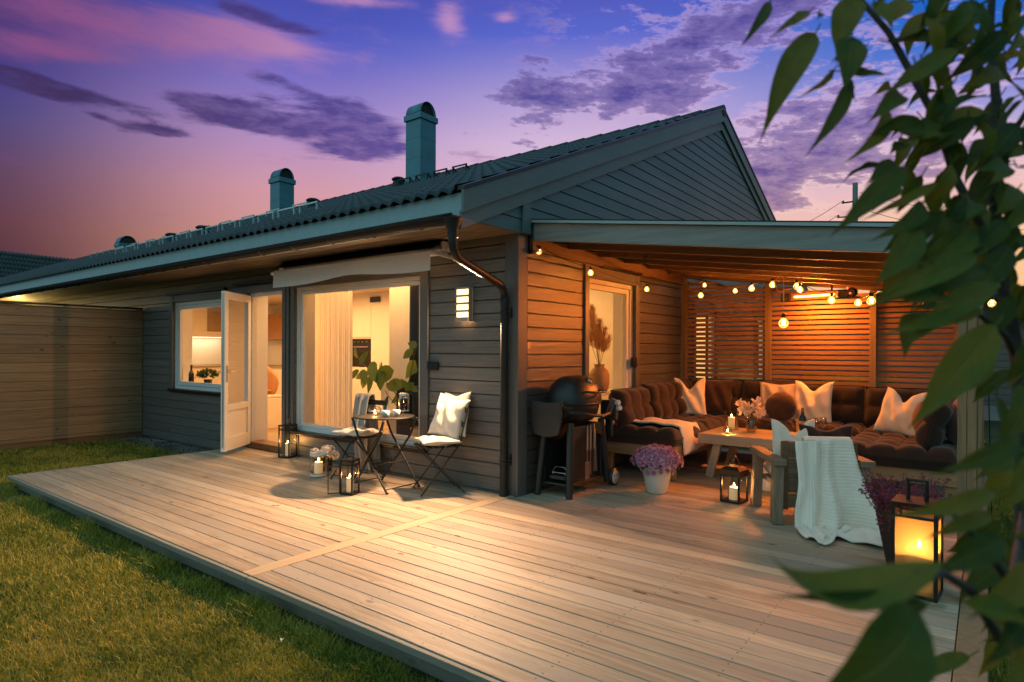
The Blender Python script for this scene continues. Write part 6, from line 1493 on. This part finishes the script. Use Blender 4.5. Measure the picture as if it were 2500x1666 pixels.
br([(2500, 1250, .82), (2470, 1430, .62), (2400, 1330, .55), (2330, 1260, .50)], [.005, .0045, .0035, .002]); br([(2500, 1500, .8), (2440, 1560, .6), (2370, 1440, .46), (2300, 1400, .42), (2230, 1430, .40)], [.006, .005, .004, .003, .002])
br([(2425, 450, .84), (2470, 330, .82), (2540, 220, .80)], [.005, .004, .003]); br([(2440, 650, .82), (2520, 560, .8)], [.004, .003])
b.build('trunk', 'bark', tr)
UVS = []
def tree_leaf(mb, p, q, w, droop=.10, nrm=None, fold=.12, n=12, twist=0., wav=.012):
    """pointed cherry leaf: narrow base, widest below the middle, long drip tip"""
    p = Vector(p); q = Vector(q); d = q-p; L = d.length; d.normalize()
    nm = Vector(nrm) if nrm is not None else -Vector(FW)+Vector((0, 0, .4)); nm = (nm-d*nm.dot(d)).normalized(); s = d.cross(nm); v = []; ph = R6.uniform(0, 6)
    for i in range(n+1):
        t = i/n
        wd = w/2*max(.012, (math.sin(PI*t**.8))**.8*(1-t**3.2*.9)) if t < 1 else w*.004
        c = p+d*(L*t)+nm*(-droop*L*(t-.5)**2*4*.5)+s*(L*.05*math.sin(PI*t)*twist)
        e = wav*L*math.sin(t*19+ph); e2 = wav*L*math.sin(t*17+ph+2)
        v += [c-s*wd+nm*(wd*fold*2+e), c-s*wd*.5+nm*wd*fold*.7, c, c+s*wd*.5+nm*wd*fold*.7, c+s*wd+nm*(wd*fold*2+e2)]
    UVS.extend((i/n, k/4) for i in range(n+1) for k in range(5))
    mb.add(v, [(i*5+k, i*5+k+1, i*5+k+6, i*5+k+5) for i in range(n) for k in range(4)], True)
    mb.tube([p-d*.012+nm*(-droop*L*.5)*.9, p+nm*(-droop*L*.5)], .0009, 5, caps=False); UVS.extend([(0, .5)]*10)
b = MB()
def Z1(x, y): return (1800+x*.4464, y*.4464)
# (base, tip, width in photograph pixels, distance)
HAND = [((470, 105), (150, 735), 84, .76, .25), ((410, 30), (190, 175), 34, .78, .2), ((195, -30), (20, 240), 34, .80, .2), ((455, 60), (440, 100), 20, .8, .1), ((640, 400), (388, 832), 46, .76, .2), ((545, 350), (320, 522), 20, .78, .2), ((690, -40), (560, 330), 86, .78, .15), ((640, 180), (600, 480), 92, .76, .15), ((560, 380), (845, 398), 40, .77, .1), ((610, 420), (655, 548), 34, .78, .1), ((935, 470), (735, 640), 62, .74, .3), ((840, 560), (595, 868), 46, .76, .2), ((1110, 700), (800, 735), 38, .77, -.2), ((1400, 590), (1010, 850), 70, .78, .1), ((850, 200), (1285, 235), 58, .80, .2), ((880, 190), (1180, 90), 66, .80, .2), ((1370, -20), (1040, 150), 80, .82, .2), ((1030, 310), (1110, 500), 60, .8, .2), ((880, 860), (715, 1000), 40, .74, .2), ((960, 880), (525, 1275), 74, .72, .15), ((1140, 960), (690, 1180), 32, .74, .2), ((1060, 1060), (755, 1285), 58, .72, .3), ((1010, 1225), (755, 1555), 88, .70, .1), ((1160, 1150), (1020, 1370), 70, .74, .2), ((1400, 1240), (960, 1490), 86, .72, .15), ((930, 790), (840, 840), 36, .77, .1), ((940, 400), (850, 455), 16, .79, .1), ((1560, 140), (1440, 310), 30, .80, .2), ((1180, 480), (1080, 620), 60, .8, .2), ((1260, 280), (1330, 420), 50, .82, .2), ((1480, 360), (1250, 460), 60, .8, .2), ((1560, 640), (1300, 930), 70, .8, .2), ((1130, 640), (1000, 800), 44, .78, .2), ((1500, 880), (1390, 1000), 50, .78, .2), ((1310, 1090), (1180, 1240), 60, .76, .2), ((1560, 1010), (1420, 1160), 70, .78, .2), ((1100, 1500), (900, 1640), 80, .68, .2), ((760, 0), (860, 150), 60, .8, .1), ((900, -30), (830, 120), 60, .82, .1), ((700, 240), (520, 330), 40, .78, .1)]
for (a, c, w, d, dr_) in HAND:
    x0, y0 = Z1(*a); x1, y1 = Z1(*c)
    tree_leaf(b, Vector(at(x0, y0, d))-to, Vector(at(x1, y1, d-.03))-to, w*d/FPX*.86, dr_, twist=R6.uniform(-2.6, 2.6))
H2 = [((2270, 570), (2000, 700), 70, .66, .2), ((2290, 600), (2010, 690), 60, .68, .2), ((2310, 640), (2080, 800), 80, .66, .2), ((2300, 740), (2095, 985), 120, .60, .1), ((2300, 800), (2120, 925), 70, .62, .2), ((2280, 700), (2030, 760), 50, .66, .2), ((2370, 985), (2150, 1085), 60, .52, .25), ((2340, 1040), (2180, 1085), 44, .55, .2), ((2320, 1120), (2060, 1185), 58, .48, .25), ((2300, 1180), (2130, 1240), 50, .5, .2), ((2340, 1235), (2150, 1330), 90, .46, .3), ((2200, 1395), (1800, 1370), 60, .40, .4), ((2160, 1400), (1880, 1640), 215, .36, .45), ((2220, 1380), (2380, 1440), 70, .45, .2), ((2380, 1290), (2240, 1420), 90, .46, .2), ((2370, 1480), (2210, 1380), 70, .48, .2), ((2400, 1370), (2270, 1540), 80, .48, .2), ((2330, 560), (2220, 680), 80, .72, .1), ((2360, 880), (2300, 1030), 80, .66, .2), ((2400, 700), (2320, 900), 70, .74, .2), ((2390, 440), (2290, 540), 60, .74, .2), ((2390, 1040), (2300, 1180), 80, .6, .2), ((2260, 520), (2110, 640), 60, .70, .2), ((2330, 500), (2230, 610), 66, .72, .2)]
for (a, c, w, d, dr_) in H2:
    tree_leaf(b, Vector(at(a[0]*s0, a[1]*s0, d))-to, Vector(at(c[0]*s0, c[1]*s0, d-.02))-to, w*s0*d/FPX*.80, dr_, twist=R6.uniform(-1.5, 1.5))
tree_leaf(b, Vector(at(2110*s0, 1385*s0, .40))-to, Vector(at(1712*s0, 1345*s0, .39))-to, 128*s0*.40/FPX, -.60, Vector((0, 0, 1))-Vector(FW)*.50, twist=0, wav=.004)
R7 = random.Random(21)
for k in range(125):                                         # the crowded crown round the stem
    px = R7.triangular(2180, 2640, 2470); py = R7.uniform(-150, 1750); d = R7.uniform(.66, 1.0)
    if px < 2330 and not (180 < py < 620): continue
    if 1000 < py < 1500 and px < 2440: continue
    if 640 < py < 1320 and 2300 < px < 2430: continue
    p = Vector(at(px, py, d)); L = R7.uniform(.055, .09); dirv = (RT*R7.uniform(-1, .5)+np.array([0, 0, -1])*R7.uniform(.1, 1)+FW*R7.uniform(-.5, .5)); dirv = Vector(dirv).normalized()
    tree_leaf(b, p-to, p+dirv*L-to, L*R7.uniform(.30, .42), R7.uniform(.05, .3), -Vector(FW)*R7.uniform(.3, 1)+Vector((R7.uniform(-.5, .5), 0, R7.uniform(.1, .9))), twist=R7.uniform(-1, 1))
for k in range(120):                                        # smaller leaves crowding the upper right
    px = R7.triangular(2120, 2620, 2440); py = R7.uniform(-120, 760); d = R7.uniform(.70, .98)
    if py > 560 and 2300 < px < 2430: continue
    p = Vector(at(px, py, d)); L = R7.uniform(.045, .078); dirv = Vector(RT*R7.uniform(-1, .35)+np.array([0, 0, -1])*R7.uniform(.05, 1)+FW*R7.uniform(-.4, .4)).normalized()
    tree_leaf(b, p-to, p+dirv*L-to, L*R7.uniform(.30, .42), R7.uniform(.1, .5), -Vector(FW)*R7.uniform(.1, 1)+Vector((R7.uniform(-.6, .6), 0, R7.uniform(.1, 1))), fold=R7.uniform(.1, .35), twist=R7.uniform(-1.6, 1.6), wav=.02)
cr = b.build('crown', 'leaf', tr, fix=False)
ul = cr.data.uv_layers.new(name='leaf_uv'); vi = np.zeros(len(cr.data.loops), np.int32); cr.data.loops.foreach_get('vertex_index', vi)
ul.data.foreach_set('uv', np.array(UVS, np.float32)[vi].ravel())

# ------------------------------------------------------------------ lawn grass
m, g = mat('grass_blade'); co = g.n('TexCoord', out=3); rn = g.n('NewGeometry', out=8)
n1 = g.n('TexNoise', Vector=co, Scale=1.6, Detail=3.); n2 = g.n('TexNoise', Vector=co, Scale=7., Detail=4.)
f = g.m('ADD', g.m('ADD', g.m('MULTIPLY', rn, .30), g.m('MULTIPLY', n1, .55)), g.m('MULTIPLY', n2, .45))
col = g.ramp(f, [(.42, (.035, .075, .006, 1)), (.55, (.15, .185, .010, 1)), (.68, (.33, .30, .02, 1)), (.86, (.50, .39, .07, 1))])
ms = g.N.new('ShaderNodeMixShader'); ms.inputs[0].default_value = .3
g.L.new(bsdf(g, col, .6), ms.inputs[1]); g.L.new(g.n('BsdfTranslucent', Color=col), ms.inputs[2]); out(g, ms.outputs[0]); M['grass'] = m
def grass():
    cx, cy = CAM[0], CAM[1]; zs = []
    N = 420000
    # density falls with distance from the camera
    r = 1.1+(13.5-1.1)*rng.random(N*3)**1.55; az_ = rng.uniform(rad(-46), rad(44), N*3)
    fx = -math.sin(YAW)*np.cos(az_)+math.cos(YAW)*np.sin(az_); fy = math.cos(YAW)*np.cos(az_)+math.sin(YAW)*np.sin(az_)
    x = cx+fx*r; y = cy+fy*r
    deckm = (x > XL-.02) & (x < XR+.13) & (y > DY0-.02) & (y < 4.2)
    okm = ~deckm & (y < np.where(x < -.0, -.02, 30)) & (x > -8.15) & ~((x > XR+.1) & (y > 4)) 
    gravel_ = (x < XL) & (y > -.35-.25*rng.random(len(x)))
    okm &= ~gravel_
    ke = rng.random(len(x)); x, y, r = x[okm], y[okm], r[okm]
    x, y, r = x[:N], y[:N], r[:N]; n = len(x)
    cl = np.array([noise.noise((a*2.2, b_*2.2, 3.)) for a, b_ in zip(x[:], y[:])])
    gz = np.array([ground_z(a, b_) for a, b_ in zip(x, y)])
    h = (.020+.026*rng.random(n)+.03*(rng.random(n) > .985))*(1+.5*cl); w = .0009*(1+r*.30)*(.7+.6*rng.random(n))
    near = (y > DY0-.16) & (y < DY0) & (x > XL); h = np.where(near, h*(1.3+.9*np.clip(cl+.3*rng.random(n), 0, 1)), h)
    a = rng.uniform(0, 2*PI, n); lean = h*(.35+.9*rng.random(n)); la = rng.uniform(0, 2*PI, n)
    sx, sy = np.cos(a)*w, np.sin(a)*w; lx, ly = np.cos(la)*lean, np.sin(la)*lean
    V = np.empty((n, 5, 3), np.float32)
    V[:, 0] = np.stack([x-sx, y-sy, gz-.004], 1); V[:, 1] = np.stack([x+sx, y+sy, gz-.004], 1)
    V[:, 2] = np.stack([x+sx*.8+lx*.35, y+sy*.8+ly*.35, gz+h*.6], 1); V[:, 3] = np.stack([x-sx*.8+lx*.35, y-sy*.8+ly*.35, gz+h*.6], 1)
    V[:, 4] = np.stack([x+lx, y+ly, gz+h*.95], 1)
    me = bpy.data.meshes.new('grass'); i0 = (np.arange(n)*5)[:, None]
    lp = np.concatenate([i0+np.array([[0, 1, 2, 3]]), i0+np.array([[3, 2, 4]])], 1).astype(np.int32).ravel()
    me.vertices.add(n*5); me.vertices.foreach_set('co', V.ravel()); me.loops.add(n*7); me.loops.foreach_set('vertex_index', lp)
    st = np.stack([np.arange(n)*7, np.arange(n)*7+4], 1).astype(np.int32).ravel(); me.polygons.add(n*2); me.polygons.foreach_set('loop_start', st); me.update(calc_edges=True)
    me.materials.append(M['grass']); o = bpy.data.objects.new('grass', me); COL.objects.link(o); tag(o, kind='stuff')
grass()
M['dry'] = plain('dry_leaf', (.42, .36, .22), .7, nscale=60, namt=.2)
for k, (px, py) in enumerate(((1225, 1640), (1100, 1645), (950, 1540), (690, 1560))):
    p = PZ(px, py, GZ+.035); b = MB(); leaf_add(b, (0, 0, 0), (.05, .015, .006), .022, (0, 0, 1), .3, .15); o = b.build('fallen_leaf', 'dry', fix=False); o.location = p; o.rotation_euler = (R6.uniform(-.3, .3), R6.uniform(-.3, .3), R6.uniform(0, 6))
    tag(o, 'pale dry leaf lying on the lawn below the deck edge', 'leaf', 'dry leaves on the lawn')
